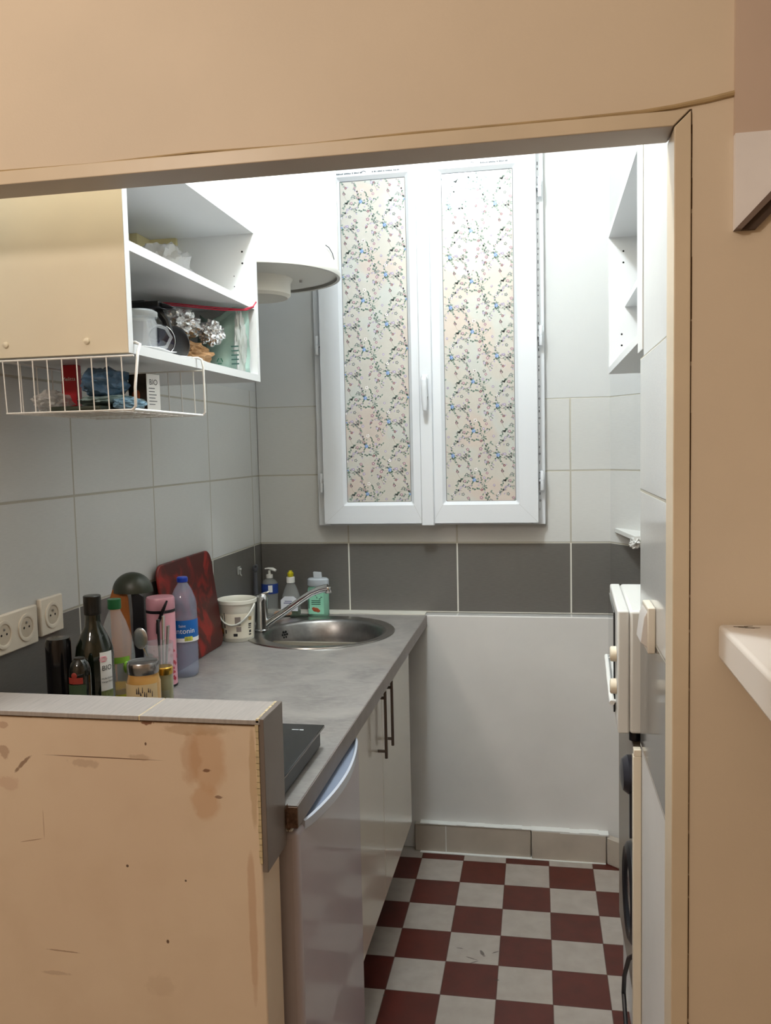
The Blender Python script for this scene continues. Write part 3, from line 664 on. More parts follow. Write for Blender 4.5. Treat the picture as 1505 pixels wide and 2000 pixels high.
mb.box(rx0, rx1, -.0465, -.0008, WT+.0006, WT+.0012) if False else None
mb.build('slab', 'worktop', wt)
MB().box(.634, .6365, -1.700, -.0465, WT-.038, WT-.0005).build('edge_band', 'wtedge', wt, bevel=.0006)
k = MB().box(.616, .636, -1.7035, -1.7, WT-.038, WT-.002); k.crumple((.6185, -1.702, WT-.02), (.004, .003, .018), 2, .6, 3)
lab(k.build('chipped_end', 'chip', wt), 'bare chipboard at the chipped end')
k = MB(); random.seed(4)
k.box(.0, .63, -.046, -.0005, WT+.0003, WT+.0045)
for i in range(30): x = .02+i*.0203; k.box(x, x+.021, -.0475-random.uniform(0, .0015), -.04, WT+.0002, WT+.004)
lab(k.build('sealant_strip', mat('sealant', 'dbd8cd', .5), wt), 'white sealant along the back wall')
# sink
sn = thing('sink', (SX, SY, WT), 'round stainless steel sink set in the worktop', 'sink')
zt = WT+.0008; bx, by, br = .334, -.362, .197
s = MB(); n = 72; prof = [('o', SR, zt), ('o', SR-.001, zt+.0035), ('o', SR-.006, zt+.0045)]
ringz = [(SR, SX, SY, zt), (SR-.0015, SX, SY, zt+.0035), (SR-.007, SX, SY, zt+.0045), (br+.010, bx, by, zt+.0030), (br+.004, bx, by, zt+.001), (br-.002, bx, by, zt-.006), (br-.010, bx, by, zt-.06), (br-.018, bx, by, zt-.125), (br-.035, bx, by, zt-.142), (.06, bx, by, zt-.150), (.028, bx, by, zt-.152)]
vs = []; fs = []
for (r_, x, y, z) in ringz:
    for i in range(n): a = 2*PI*i/n; vs.append((x+r_*math.cos(a), y+r_*math.sin(a), z))
for j in range(len(ringz)-1):
    for i in range(n): fs.append((j*n+i, j*n+(i+1) % n, (j+1)*n+(i+1) % n, (j+1)*n+i))
nf = len(fs); s.add(vs[:4*n], fs[:3*n]); s.build('rim', 'steel', sn)
s = MB(); s.add(vs[3*n:], [tuple(i-3*n for i in f) for f in fs[3*n:]]); o = s.build('bowl', 'steel_bowl', sn, ang=70)
MB().lathe([(.028, zt-.1525), (.024, zt-.149), (.008, zt-.151), (0, zt-.151)], (bx, by, 0), 24, cap=False).build('drain', 'chrome', sn)
k = MB()
oa = math.radians(150)
for i in range(7):
    a = i*PI/3; d = .0105 if i < 6 else 0; rr_ = br-.0055; th = oa+d*math.cos(a)/rr_
    k.ball((bx+rr_*math.cos(th), by+rr_*math.sin(th), zt-.032+d*math.sin(a)), .0042, 6)
lab(k.build('overflow_holes', 'hole', sn), 'dark overflow holes')
# tap
ft = thing('kitchen_tap', (.122, -.372, WT+.005), 'chrome single-lever mixer tap on the sink rim', 'tap')
fx, fy, fz = .122, -.372, WT+.0055
MB().lathe([(.026, fz), (.026, fz+.004), (.0225, fz+.007), (.0225, fz+.098), (.0235, fz+.10), (.0235, fz+.116), (.018, fz+.122), (0, fz+.123)], (fx, fy, 0), 32).build('body', 'chrome', ft)
MB().tube([(fx+.010, fy, fz+.014), (fx+.03, fy, fz+.03), (fx+.09, fy+.002, fz+.07), (fx+.14, fy+.003, fz+.105), (fx+.175, fy+.004, fz+.128), (fx+.205, fy+.005, fz+.140), (fx+.232, fy+.005, fz+.146)], [.012, .0125, .0115, .011, .011, .0125, .013], 16).build('spout', 'chrome', ft)
MB().lathe([(.0105, fz+.128), (.0115, fz+.130), (.0115, fz+.146), (.010, fz+.15)], (fx+.232, fy+.005, 0), 20).build('aerator', 'chrome', ft)
MB().tube([(fx+.0, fy, fz+.118), (fx+.012, fy+.006, fz+.124), (fx+.020, fy+.010, fz+.127), (fx+.026, fy+.014, fz+.130)], [.006, .0055, .0045, .004], 10).build('lever', 'chrome', ft)

# base cupboard with two doors
DX, DZ0, DZ1 = .610, .222, .833
bc = thing('base_cabinet', (.3, -.75, 0), 'cream two-door base cabinet under the sink', 'cabinet')
MB().box(.02, DX-.018, -1.192, -1.176, .20, .834).box(.02, DX-.018, -.338, -.322, .20, .834).box(.02, DX-.018, -1.176, -.338, .20, .216).box(.02, .03, -1.176, -.338, .216, .834).build('carcass', mat('carcass_grey', '8f8778', .5), bc)
for y0, y1 in ((-1.192, -.803), (-.799, -.320)):
    dd = MB().box(DX-.0175, DX, y0, y1, DZ0, DZ1).build('door', 'creamdoor', bc, bevel=.0015)
    yy = y0+.327 if y0 < -1 else y0+.033
    yy = -.868 if y0 < -1 else -.768
    h = MB().tube([(DX+.023, yy, .648), (DX+.023, yy, .832)], .0042, 10)
    for z in (.667, .813): h.tube([(DX-.001, yy, z), (DX+.023, yy, z)], .0042, 10)
    h.build('handle', mat('dark_brushed_metal', '6b625c', .3, 1), dd)
MB().box(.46, .478, -1.192, -.322, .002, .20).build('plinth', mat('dark_bounce_board', '3a302a', .6), bc)  # dark board added under the cabinet to cut bounced light on the floor
for y in (-.36, -.78, -1.15): MB().lathe([(.02, 0), (.018, .2)], (.42, y, 0), 16).build('foot', 'black', bc)

# under-counter fridge
fg = thing('small_fridge', (.33, -1.45, 0), 'silver-grey under-counter fridge left of the cream cabinet', 'fridge')
MB().box(.03, .570, -1.690, -1.205, .03, .822).build('body', 'fridge', fg, bevel=.004)
fo = MB().box(.577, .634, -1.694, -1.201, .045, .824).build('door', 'fridge', fg, bevel=.012, seg=4)
MB().box(.569, .578, -1.68, -1.215, .06, .81).build('door_seal', mat('dark_seal', '3a3634', .6), fg)
# moulded handle along the top of the door: a sloping recess with an arched white lip
h = MB(); h2 = MB(); N_ = 20; vs = []; v2 = []
for i in range(N_+1):
    t = i/N_; y = -1.655+.43*t; bow = math.sin(PI*t)**.8; xo = .6345+.026*bow; zc = .8255
    vs += [(.592, y, zc-.001), (xo-.006, y, zc-.010), (xo-.006, y, zc-.003), (.592, y, zc+.004)]
    v2 += [(xo-.006, y, zc-.013-.004*bow), (xo, y, zc-.013-.004*bow), (xo+.0005, y, zc+.002), (xo-.0035, y, zc+.0045), (xo-.006, y, zc+.002)]
def strip(m, vv, q): m.add(vv, [(i*q+a, i*q+(a+1) % q, (i+1)*q+(a+1) % q, (i+1)*q+a) for i in range(N_) for a in range(q)]+[tuple(range(q))[::-1], tuple(N_*q+a for a in range(q))])
strip(h, vs, 4); strip(h2, v2, 5)
lab(h.build('handle_recess', mat('blue_grey_recess', '8e98ab', .25, coat=.3), fo), 'blue-grey sloping grip behind the lip')
lab(h2.build('door_handle', 'fridgehandle', fo), 'arched white lip along the top edge')
MB().box(.588, .622, -1.690, -1.662, .822, .8275).build('handle_end_cap', 'whiteplas', fo, bevel=.003)
for y in (-1.65, -1.25):
    for x in (.08, .53): MB().lathe([(.015, 0), (.015, .03)], (x, y, 0), 12).build('foot', 'black', fg)
k = struct(MB().box(.5, .578, -1.7165, -1.6985, 0, .834).build('trim_7', mat('cream_side_strip', 'a59680', .5)))

# hob
hb = thing('induction_hob', (.34, -1.52, WT), 'black glass induction hob standing on the worktop behind the low wall', 'hob')
GZ = WT+.040
MB().box(.335, .604, -1.692, -1.423, WT+.004, GZ).build('housing', 'black', hb, bevel=.004)
MB().box(.318, .611, -1.6975, -1.415, GZ+.0005, GZ+.0065).build('glass_plate', 'blackgloss', hb, bevel=.0015)
k = MB(); zz = GZ+.0068
for (x, y) in ((.560, -1.452), (.535, -1.510), (.515, -1.55), (.50, -1.60)):
    k.box(x-.007, x+.007, y-.0012, y+.0012, zz-.0002, zz+.0002).box(x+.009, x+.017, y-.002, y+.002, zz-.0002, zz+.0002)
k.lathe([(.0045, zz), (.0055, zz), (.0055, zz+.0002), (.0045, zz+.0002)], (.515, -1.535, 0), 16, cap=False)
for R_ in (.08, .1): k.lathe([(R_, zz), (R_+.001, zz), (R_+.001, zz+.0002)], (.43, -1.56, 0), 48, cap=False)
lab(k.build('printed_symbols', mat('white_ink', 'c8ccd0', .5), hb), 'white touch symbols')
for x in (.35, .57):
    for y in (-1.675, -1.45): MB().lathe([(.010, WT), (.009, WT+.004)], (x, y, 0), 12).build('foot', 'black', hb)

# ================================================================== THINGS ON THE WORKTOP
Z0 = WT+.0003
# white tub
tb = thing('plastic_tub', (.078, -.478, Z0), 'translucent white food tub with a handle beside the tap', 'tub')
M['tub'] = mat('translucent_tub', 'e6e2d4', .35, alpha=.93); TX, TY = .078, -.478
MB().lathe([(.050, Z0), (.0515, Z0+.002), (.0595, Z0+.118), (.0605, Z0+.120), (.064, Z0+.122), (.064, Z0+.132), (.061, Z0+.1335), (.059, Z0+.131), (.0575, Z0+.12), (.050, Z0+.004), (0, Z0+.004)], (TX, TY, 0), 40, cap=False).build('tub_body', 'tub', tb)
def rt(z): return .0512+(z-Z0)*.0690
k = MB()
k.patch((TX, TY), rt(Z0+.012)+.0006, -2.75, -.10, Z0+.012, Z0+.092, 20, r1=rt(Z0+.092)+.0006)
k.build('label', mat('cream_label', 'e4dcc8', .5), tb)
k = MB()
def tp_(a, z, d=.0011): r_ = rt(z)+d; return (TX+r_*math.cos(a), TY+r_*math.sin(a), z)
k.cur = 0
for (a, z, w_, h_, mi) in ((-2.15, .070, .045, .02, 0), (-1.98, .072, .05, .034, 0), (-2.42, .074, .14, .012, 3), (-2.0, .050, .07, .02, 0), (-1.95, .028, .08, .012, 0), (-2.45, .040, .25, .022, 1), (-2.25, .028, .2, .018, 1), (-2.35, .052, .10, .012, 2), (-2.25, .018, .07, .012, 0), (-1.2, .062, .32, .028, 3), (-1.15, .036, .28, .016, 3), (-1.35, .018, .24, .009, 0), (-.45, .068, .22, .012, 2), (-.45, .050, .22, .005, 0), (-.45, .044, .2, .003, 0), (-.45, .038, .22, .003, 0), (-.42, .026, .16, .008, 0), (-.42, .016, .2, .004, 0)):
    zc = Z0+z+.006; vs = [tp_(a-w_/2, zc-h_/2), tp_(a, zc-h_/2), tp_(a+w_/2, zc-h_/2), tp_(a+w_/2, zc+h_/2), tp_(a, zc+h_/2), tp_(a-w_/2, zc+h_/2)]
    k.add(vs, [(0, 1, 4, 5), (1, 2, 3, 4)], mi)
k.build('label_print', [mat('ink_black', '222022', .5), mat('ink_orange', 'd08a2c', .5, nz=90, amt=.3), mat('ink_tan', 'b09468', .5), mat('ink_taupe', '8d8078', .5)], tb)
MB().tube([tp_(a, Z0+.118-.062*math.sin((a+2.9)/2.75*PI)**1.0, .0045) for a in [-2.9+2.75*i/24 for i in range(25)]], .0028, 8, sq=1.4).build('handle', mat('tub_handle', 'd9d8cf', .35), tb)

# dish brush in the corner
db = thing('dish_brush', (.03, -.085, Z0), 'grey dish brush standing in the corner behind the tap', 'brush')
MB().tube([(.018, -.125, Z0), (.018, -.122, Z0+.06), (.017, -.12, Z0+.165)], [.0095, .009, .0075], 10).build('handle', mat('grey_translucent', '5a5c62', .3), db)
MB().ball((.017, -.120, Z0+.178), .012, 8, sc=(1, .8, 1.1)).tube([(.017, -.122, Z0+.18), (.026, -.128, Z0+.192)], .005, 8).build('head', mat('brush_head', '55585f', .4), db)
tag(MB().box(.0005, .006, -.262, -.236, 1.050, 1.078).ball((.008, -.249, 1.068), .006, 6).tube([(.008, -.249, 1.066), (.009, -.25, 1.050), (.014, -.25, 1.045)], .0025, 6).build('wall_hook', mat('clear_hook', 'a9aaa6', .2), base=(0, -.249, 1.05), bevel=.001), 'small clear adhesive hook on the dark tiles', 'hook')

# pump bottle
pb = thing('hand_soap_bottle', (.052, -.085, Z0), 'clear pump bottle with blue label in the corner of the worktop', 'bottle')
px_, py_ = .058, -.080
MB().lathe([(.026, Z0), (.029, Z0+.004), (.030, Z0+.06), (.0295, Z0+.115), (.024, Z0+.128), (.010, Z0+.137), (.010, Z0+.143)], (px_, py_, 0), 32).build('body', 'clearplas', pb)
MB().patch((px_, py_), .0312, -3.1, .1, Z0+.082, Z0+.118, 24).build('label', mat('blue_label', '243f8a', .4, nz=60, amt=.3), pb)
MB().patch((px_, py_), .0316, -1.45, -.95, Z0+.088, Z0+.114, 6).build('label_panel', 'paper', pb)
MB().lathe([(.0125, Z0+.138), (.0125, Z0+.150), (.005, Z0+.152), (.0045, Z0+.165)], (px_, py_, 0), 16).build('collar', 'whiteplas', pb)
MB().tube([(px_-.016, py_-.004, Z0+.172), (px_-.002, py_-.001, Z0+.173), (px_+.012, py_-.001, Z0+.171), (px_+.026, py_-.002, Z0+.165)], [.004, .006, .010, .008], 12, sq=.6).build('pump_head', 'whiteplas', pb)
# dish soap
ds = thing('washing_up_bottle', (.140, -.085, Z0), 'clear washing-up bottle with white label and yellow nozzle', 'bottle')
dx_, dy_ = .140, -.085
MB().lathe([(.033, Z0), (.036, Z0+.004), (.0355, Z0+.05), (.033, Z0+.075), (.022, Z0+.105), (.013, Z0+.122), (.013, Z0+.126)], (dx_, dy_, 0), 32, sy=.6).build('body', 'clearplas', ds)
MB().lathe([(.032, Z0+.002), (.0345, Z0+.006), (.0345, Z0+.020), (0, Z0+.020)], (dx_, dy_, 0), 32, sy=.6, cap=False).build('green_soap', mat('green_soap', '4d7a34', .1, trans=.5), ds)
k = MB(); yv = dy_-.0222
k.prism([(dx_-.033, Z0+.020), (dx_+.031, Z0+.020), (dx_+.031, Z0+.062), (dx_+.016, Z0+.074), (dx_-.018, Z0+.074), (dx_-.033, Z0+.060)], fxz, yv, yv-.0006)
k.build('label', mat('white_label', 'dfe3ea', .4), ds)
k = MB()
k.box(dx_-.010, dx_-.004, yv-.001, yv-.0006, Z0+.026, Z0+.040).box(dx_-.002, dx_+.006, yv-.001, yv-.0006, Z0+.026, Z0+.042).box(dx_+.008, dx_+.014, yv-.001, yv-.0006, Z0+.028, Z0+.040).box(dx_-.022, dx_+.02, yv-.001, yv-.0006, Z0+.048, Z0+.0505).box(dx_-.018, dx_+.01, yv-.001, yv-.0006, Z0+.055, Z0+.057)
k.build('label_print', 'printblue', ds)
MB().lathe([(.0155, Z0+.122), (.0155, Z0+.142), (.0145, Z0+.143)], (dx_, dy_, 0), 20).build('cap', 'whiteplas', ds)
MB().lathe([(.009, Z0+.143), (.0115, Z0+.147), (.0115, Z0+.158), (.008, Z0+.160), (.006, Z0+.166), (0, Z0+.167)], (dx_, dy_, 0), 20).build('nozzle', mat('yellow_plastic', 'c9bd1e', .35), ds)
# mint green refill bottle
rb = thing('green_soap_refill', (.243, -.082, Z0), 'mint green soap bottle with pale grey cap and almond picture', 'bottle')
gx, gy = .243, -.082
MB().lathe([(.036, Z0), (.0395, Z0+.006), (.0395, Z0+.098), (.036, Z0+.108), (0, Z0+.109)], (gx, gy, 0), 36, sy=.62).build('body', mat('mint_plastic', '7fb098', .3), rb)
k = MB(); yv = gy-.0250; k.prism([(gx-.032, Z0+.010), (gx+.026, Z0+.010), (gx+.026, Z0+.098), (gx-.032, Z0+.098)], fxz, yv, yv-.0006); k.build('label', mat('mint_label', '8fcdb0', .4), rb)
k = MB(); R = random.Random(3)
for i in range(9): a = R.uniform(0, 3); k.tube([(gx-.022+.006*i % .04, yv-.001, Z0+.075+.01*math.sin(i)), (gx-.022+.006*i % .04+.007*math.cos(a), yv-.001, Z0+.075+.01*math.sin(i)+.007*math.sin(a))], .0011, 4)
for i in range(3): k.box(gx-.02, gx+.014, yv-.001, yv-.0006, Z0+.058-i*.0065, Z0+.0605-i*.0065)
k.box(gx-.031, gx-.028, yv-.001, yv-.0006, Z0+.03, Z0+.08)
k.build('label_print', mat('dark_green_ink', '1f4a3c', .5), rb)
MB().ball((gx-.004, yv-.0006, Z0+.026), .011, 8, sc=(1.1, .1, .7)).ball((gx-.012, yv-.0006, Z0+.030), .007, 8, sc=(1, .1, .8)).ball((gx+.004, yv-.0006, Z0+.022), .008, 8, sc=(1, .1, .7)).build('almond_picture', mat('almond_red', '9c4a2a', .5), rb)
MB().lathe([(.036, Z0+.109), (.040, Z0+.113), (.040, Z0+.134), (.034, Z0+.139), (0, Z0+.1395)], (gx, gy, 0), 36, sy=.62).build('cap', mat('grey_cap', 'b9c0c6', .4), rb)
k = MB().prism([(gx-.014, Z0+.139), (gx+.015, Z0+.139), (gx+.013, Z0+.160), (gx-.016, Z0+.162)], fxz, gy-.010, gy+.006); k.build('flip_spout', mat('grey_spout', 'c3c8cc', .4), rb, bevel=.002)
# sponge
tag(MB().prism([(.088, -.135), (.150, -.118), (.143, -.088), (.082, -.105)], fxy, Z0+.0046, Z0+.0195).build('cleaning_sponge', mat('tan_sponge', 'b08f78', .9, nz=80, amt=.2, bumpn=(200, .8, .003)), base=(.116, -.112, Z0+.0046), bevel=.004), 'tan kitchen sponge behind the tap spout', 'sponge')
tag(MB().prism([(.150, -.140), (.215, -.128), (.210, -.108), (.148, -.118)], fxy, Z0+.0046, Z0+.009).build('scouring_pad', mat('dark_green_pad', '2f3a2c', .95, nz=120, amt=.3), base=(.18, -.124, Z0+.0046), bevel=.001), 'dark green scouring pad behind the sink', 'pad')

# red chopping board leaning on the wall
rbp = []
def rr_rect(u0, u1, v0, v1, r_, n=6):
    p = []
    for (cx_, cy_, a0) in ((u1-r_, v0+r_, -PI/2), (u1-r_, v1-r_, 0), (u0+r_, v1-r_, PI/2), (u0+r_, v0+r_, PI)):
        for i in range(n+1): a = a0+PI/2*i/n; p.append((cx_+r_*math.cos(a), cy_+r_*math.sin(a)))
    return p
def lean(p, q, t): return (.050-.125*q+t, p, Z0+q)
s_ = NT('marbled_red'); s_.xyz(); nn = s_.rng(s_.noise(11, 3, dist=1.2), .48, .66)
s_.put(s_.b.inputs['Base Color'], s_.mix(nn, lin('4a100c'), lin('9c1d16'))); s_.b.inputs['Roughness'].default_value = .42
M['redboard'] = s_.m
tag(MB().prism(rr_rect(-.925, -.545, 0, .300, .035), lean, 0, .008).build('chopping_board', 'redboard', base=(.05, -.735, Z0), bevel=.003), 'large dark red marbled chopping board leaning against the left wall tiles', 'chopping board')

# water bottle
wbm = mat('pet_bottle', 'a9b2cc', .07, alpha=.42, coat=.6)
wx, wy = .090, -.915
wbt = thing('water_bottle', (wx, wy, Z0), 'water bottle with blue cap and blue label in front of the red board', 'bottle')
pf = [(.028, Z0), (.0345, Z0+.006), (.036, Z0+.02)]
for i in range(5): pf += [(.0362, Z0+.028+i*.013), (.0345, Z0+.034+i*.013)]
pf += [(.036, Z0+.10), (.036, Z0+.158)]
for i in range(3): pf += [(.0362, Z0+.163+i*.010), (.0350, Z0+.168+i*.010)]
pf += [(.0355, Z0+.196), (.033, Z0+.212), (.024, Z0+.236), (.014, Z0+.252), (.0125, Z0+.256), (.0125, Z0+.262)]
MB().lathe(pf, (wx, wy, 0), 40).build('body', wbm, wbt, ang=80)
MB().patch((wx, wy), .0370, -3.3, .5, Z0+.100, Z0+.157, 32).build('label', mat('blue_water_label', '1b66b4', .35), wbt)
MB().patch((wx, wy), .0373, -3.3, .5, Z0+.098, Z0+.109, 32).build('label_stripe', 'paper', wbt)
def wrap(r_, z, a0): return lambda u, v: (wx+r_*math.cos(a0+u/r_), wy+r_*math.sin(a0+u/r_), z+v)
MB().text('Saint', .010, wrap(.0375, Z0+.139, -1.30)).text('Antonin', .020, wrap(.0375, Z0+.122, -1.22)).build('label_lettering', 'paper', wbt)
MB().patch((wx, wy), .0376, -1.15, -.55, Z0+.101, Z0+.113, 8).build('yellow_flower', mat('yellow_green_print', 'b8b84a', .5, nz=150, amt=.4), wbt)
MB().lathe([(.0142, Z0+.257), (.0148, Z0+.259), (.0148, Z0+.268), (.0125, Z0+.271), (0, Z0+.272)], (wx, wy, 0), 24).build('cap', 'blue', wbt)

# pink flask
px_, py_ = .074, -1.02
pk = thing('thermos_flask', (px_, py_, Z0), 'pink insulated flask with a black strap and red floral pattern', 'flask')
MB().lathe([(.034, Z0+.003), (.0365, Z0+.005), (.0365, Z0+0.1960), (.0355, Z0+0.1980)], (px_, py_, 0), 40).build('body', mat('pink_enamel', 'd99aa6', .3, coat=.3), pk)
MB().lathe([(.034, Z0), (.0372, Z0+.002), (.0372, Z0+.006), (.036, Z0+.007)], (px_, py_, 0), 40).build('base_ring', 'black', pk)
MB().lathe([(.0362, Z0+0.2010), (.0366, Z0+0.2030), (.0366, Z0+0.2300), (.034, Z0+0.2350), (0, Z0+0.2360)], (px_, py_, 0), 40).build('lid', mat('pink_lid', 'cf94a0', .3), pk)
MB().lathe([(.0372, Z0+0.1960), (.0378, Z0+0.1975), (.0378, Z0+0.2020), (.0372, Z0+0.2035)], (px_, py_, 0), 40, cap=False).build('band', 'black', pk)
MB().tube([(px_+.031, py_-.026, Z0+0.2290), (px_+.024, py_-.036, Z0+0.2060), (px_+.010, py_-.042, Z0+0.1710), (px_+.006, py_-.041, Z0+0.1460)], [.004, .0075, .007, .002], 10, sq=.4).build('strap', 'black', pk)
k = MB(); R = random.Random(8); 
def fw(a, z): return (px_+.0369*math.cos(a), py_+.0369*math.sin(a), z)
for i in range(46):
    a0 = R.uniform(-1.75, .3); z0 = Z0+.018+R.random()**1.3*.085; rr_ = R.uniform(.003, .0065); n = R.choice([3, 4, 5]); ph = R.uniform(0, 6)
    ps = [(a0+rr_*math.cos(ph+2*PI*j/n)/.037, z0+rr_*math.sin(ph+2*PI*j/n)) for j in range(n)]
    k.add([fw(*p) for p in ps], [tuple(range(n))])
lab(k.build('red_pattern', mat('red_petals', 'b02a3c', .35), pk), 'red petal pattern')

# utensils in a holder
M['darkjar'] = mat('smoked_holder', '26241f', .2, alpha=.9)
ux, uy = .108, -1.235
uh = tag(MB().lathe([(.040, Z0), (.042, Z0+.003), (.042, Z0+.13), (.040, Z0+.13), (.040, Z0+.006), (0, Z0+.006)], (ux, uy, 0), 32).build('utensil_holder', 'darkjar', base=(ux, uy, Z0)), 'dark utensil holder behind the oil bottles', 'holder')
ld = thing('domed_ladle', (ux, uy, Z0+.01), 'dark olive domed ladle standing upside down in the utensil holder', 'ladle')
MB().lathe([(.048*math.sin(i*PI/20), Z0+.285+.046*math.cos(i*PI/20)) for i in range(11)]+[(.045*math.cos(i*PI/20), Z0+.285+.040*math.sin(i*PI/20)) for i in range(11)], (ux+.002, uy, 0), 36, cap=False, sy=.8).build('head', 'olive', ld)
MB().tube([(ux+.002, uy, Z0+.319), (ux+.006, uy+.004, Z0+.2), (ux+.004, uy, Z0+.012)], .006, 8).build('handle', 'olive', ld)
ws = MB().prism([(-.024, .0), (-.010, -.16), (.010, -.16), (.026, 0), (.022, .10), (.018, .118), (-.016, .122), (-.024, .10)], lambda p, q, t: (ux-.020+p, uy-.026+t, Z0+.172+q), 0, .006)
tag(ws.build('wooden_spatula', 'wood', base=(ux-.018, uy-.024, Z0+.02), bevel=.002), 'broad orange-brown wooden spatula in the utensil holder', 'spatula')
bsx = MB().prism([(-.010, -.15), (.010, -.15), (.016, -.03), (.022, .02), (.022, .115), (.0, .125), (-.014, .115), (-.016, .02), (-.012, -.03)], lambda p, q, t: (ux+.026+p*.8, uy-.030+t, Z0+.165+q), 0, .005)
tag(bsx.build('black_spatula', 'black', base=(ux+.026, uy-.03, Z0+.02), bevel=.002), 'black nylon spatula beside the wooden one', 'spatula')

# oil bottles
gx_, gy_ = .158, -1.50
ob = thing('olive_oil_bottle', (gx_, gy_, Z0), 'tall dark green olive oil bottle with a white BIO label', 'bottle')
MB().lathe([(.034, Z0), (.0375, Z0+.005), (.0375, Z0+.205), (.035, Z0+.222), (.026, Z0+.244), (.0165, Z0+.262), (.0150, Z0+.275), (.0150, Z0+.300)], (gx_, gy_, 0), 40).build('body', 'dkglass', ob)
MB().lathe([(.0165, Z0+.285), (.0172, Z0+.287), (.0172, Z0+.322), (.016, Z0+.3235), (0, Z0+.324)], (gx_, gy_, 0), 28).build('cap', 'dkplas', ob)
a0, a1 = -.80, -.06
MB().patch((gx_, gy_), .0381, a0, a1, Z0+.03, Z0+.213, 10).build('label', mat('white_bottle_label', 'dcdcd8', .5), ob)
def ow(a, z, r_=.0385): return (gx_+r_*math.cos(a), gy_+r_*math.sin(a), z)
def owrap(z, a): return lambda u, v: ow(a+u/.0385, z+v)
k = MB().text('BIO', .0145, owrap(Z0+.176, -.42)); k.text('Huile d\'olive', .0052, owrap(Z0+.158, -.42)); k.text('Vierge Extra', .0052, owrap(Z0+.151, -.42))
k.build('label_lettering', mat('black_ink', '1c2420', .5), ob)
k = MB().patch((gx_, gy_), .0384, a0, a1, Z0+.1, Z0+.135, 10); k.build('olive_picture', mat('olive_print', '6a7448', .5, nz=120, amt=.6), ob)
k = MB()
for i in range(10): a = i*.63; k.tube([ow(-.52+.12*math.cos(a), Z0+.199+.0052*math.sin(a)), ow(-.72+.12*math.cos(a+.5), Z0+.199+.0052*math.sin(a+.5))], .0005, 4)
k.build('pink_logo', mat('pink_ink', 'c56a78', .5), ob)
sx_, sy_ = .176, -1.588
sb_ = thing('small_dark_bottle', (sx_, sy_, Z0), 'short dark bottle with a red and green label, left of the olive oil', 'bottle')
MB().lathe([(.018, Z0), (.0205, Z0+.004), (.0205, Z0+.185), (.0195, Z0+.198), (.016, Z0+.209), (.010, Z0+.216)], (sx_, sy_, 0), 28).build('body', mat('near_black_glass', '0c0f0b', .08, coat=.5), sb_)
MB().lathe([(.0105, Z0+.215), (.010, Z0+.219), (0, Z0+.2205)], (sx_, sy_, 0), 20).build('cap', 'dkplas', sb_)
MB().patch((sx_, sy_), .0209, -2.6, -.5, Z0+.06, Z0+.170, 12).build('label', mat('dull_green_label', '33452f', .5), sb_)
MB().patch((sx_, sy_), .0211, -2.3, -.8, Z0+.172, Z0+.184, 10).ball((sx_, sy_-.0205, Z0+.188), .006, 6, sc=(1, .15, 1)).build('red_crest', mat('red_print', '8a2f24', .5), sb_)
d2x, d2y = .100, -1.535
tag(MB().lathe([(.022, Z0), (.0245, Z0+.004), (.0245, Z0+.235), (.022, Z0+.243), (0, Z0+.244)], (d2x, d2y, 0), 24).build('dark_bottle', mat('black_bottle', '0b0a0c', .15), base=(d2x, d2y, Z0)), 'plain black bottle behind the short dark bottle', 'bottle')
sgx, sgy = .149, -1.395
sg_ = thing('oil_bottle', (sgx, sgy, Z0), 'clear plastic oil bottle with green cap, half full of yellow oil', 'bottle')
MB().lathe([(.034, Z0), (.038, Z0+.005), (.038, Z0+.10), (.036, Z0+.115), (.038, Z0+.13), (.0385, Z0+.18), (.034, Z0+.21), (.022, Z0+.25), (.012, Z0+.272), (.0115, Z0+.28)], (sgx, sgy, 0), 36).build('body', 'clearplas', sg_)
MB().lathe([(.033, Z0+.002), (.0365, Z0+.006), (.0365, Z0+.098), (.035, Z0+.108), (0, Z0+.108)], (sgx, sgy, 0), 36).build('oil', mat('yellow_oil', 'a9851c', .1, trans=.35), sg_)
MB().patch((sgx, sgy), .0386, -2.4, -.2, Z0+.04, Z0+.098, 16).build('yellow_label', mat('yellow_label', 'a8a028', .5, nz=90, amt=.3), sg_)
k = MB().patch((sgx, sgy), .0392, -1.9, -.35, Z0+.165, Z0+.178, 12); k.ball((sgx+.034, sgy-.021, Z0+.155), .010, 8, sc=(.8, .8, 1.3)); k.build('green_logo', mat('lime_print', '7fae3c', .4), sg_)
MB().lathe([(.0135, Z0+.276), (.0142, Z0+.278), (.0142, Z0+.297), (0, Z0+.299)], (sgx, sgy, 0), 20).build('cap', mat('green_cap', '1c5c34', .35), sg_)

# jars
j1x, j1y = .2645, -1.505
j1 = thing('mustard_jar', (j1x, j1y, Z0), 'glass jar of yellow-brown spread with a tin lid behind the low wall', 'jar')
MB().lathe([(.030, Z0), (.033, Z0+.004), (.0335, Z0+.152), (.0305, Z0+.163), (.0290, Z0+.172)], (j1x, j1y, 0), 36).build('glass', mat('amber_filled_glass', 'b98d4e', .08, coat=.6), j1)
MB().lathe([(.0300, Z0+.170), (.0312, Z0+.172), (.0312, Z0+.190), (.0295, Z0+.193), (.027, Z0+.1915), (0, Z0+.191)], (j1x, j1y, 0), 36).build('lid', 'lidmetal', j1)
MB().patch((j1x, j1y), .0341, -2.6, -.25, Z0+.07, Z0+.153, 16).build('label', mat('cream_jar_label', 'cdb68c', .5), j1)
def jw(a, z): return (j1x+.0345*math.cos(a), j1y+.0345*math.sin(a), z)
k = MB(); R = random.Random(5)
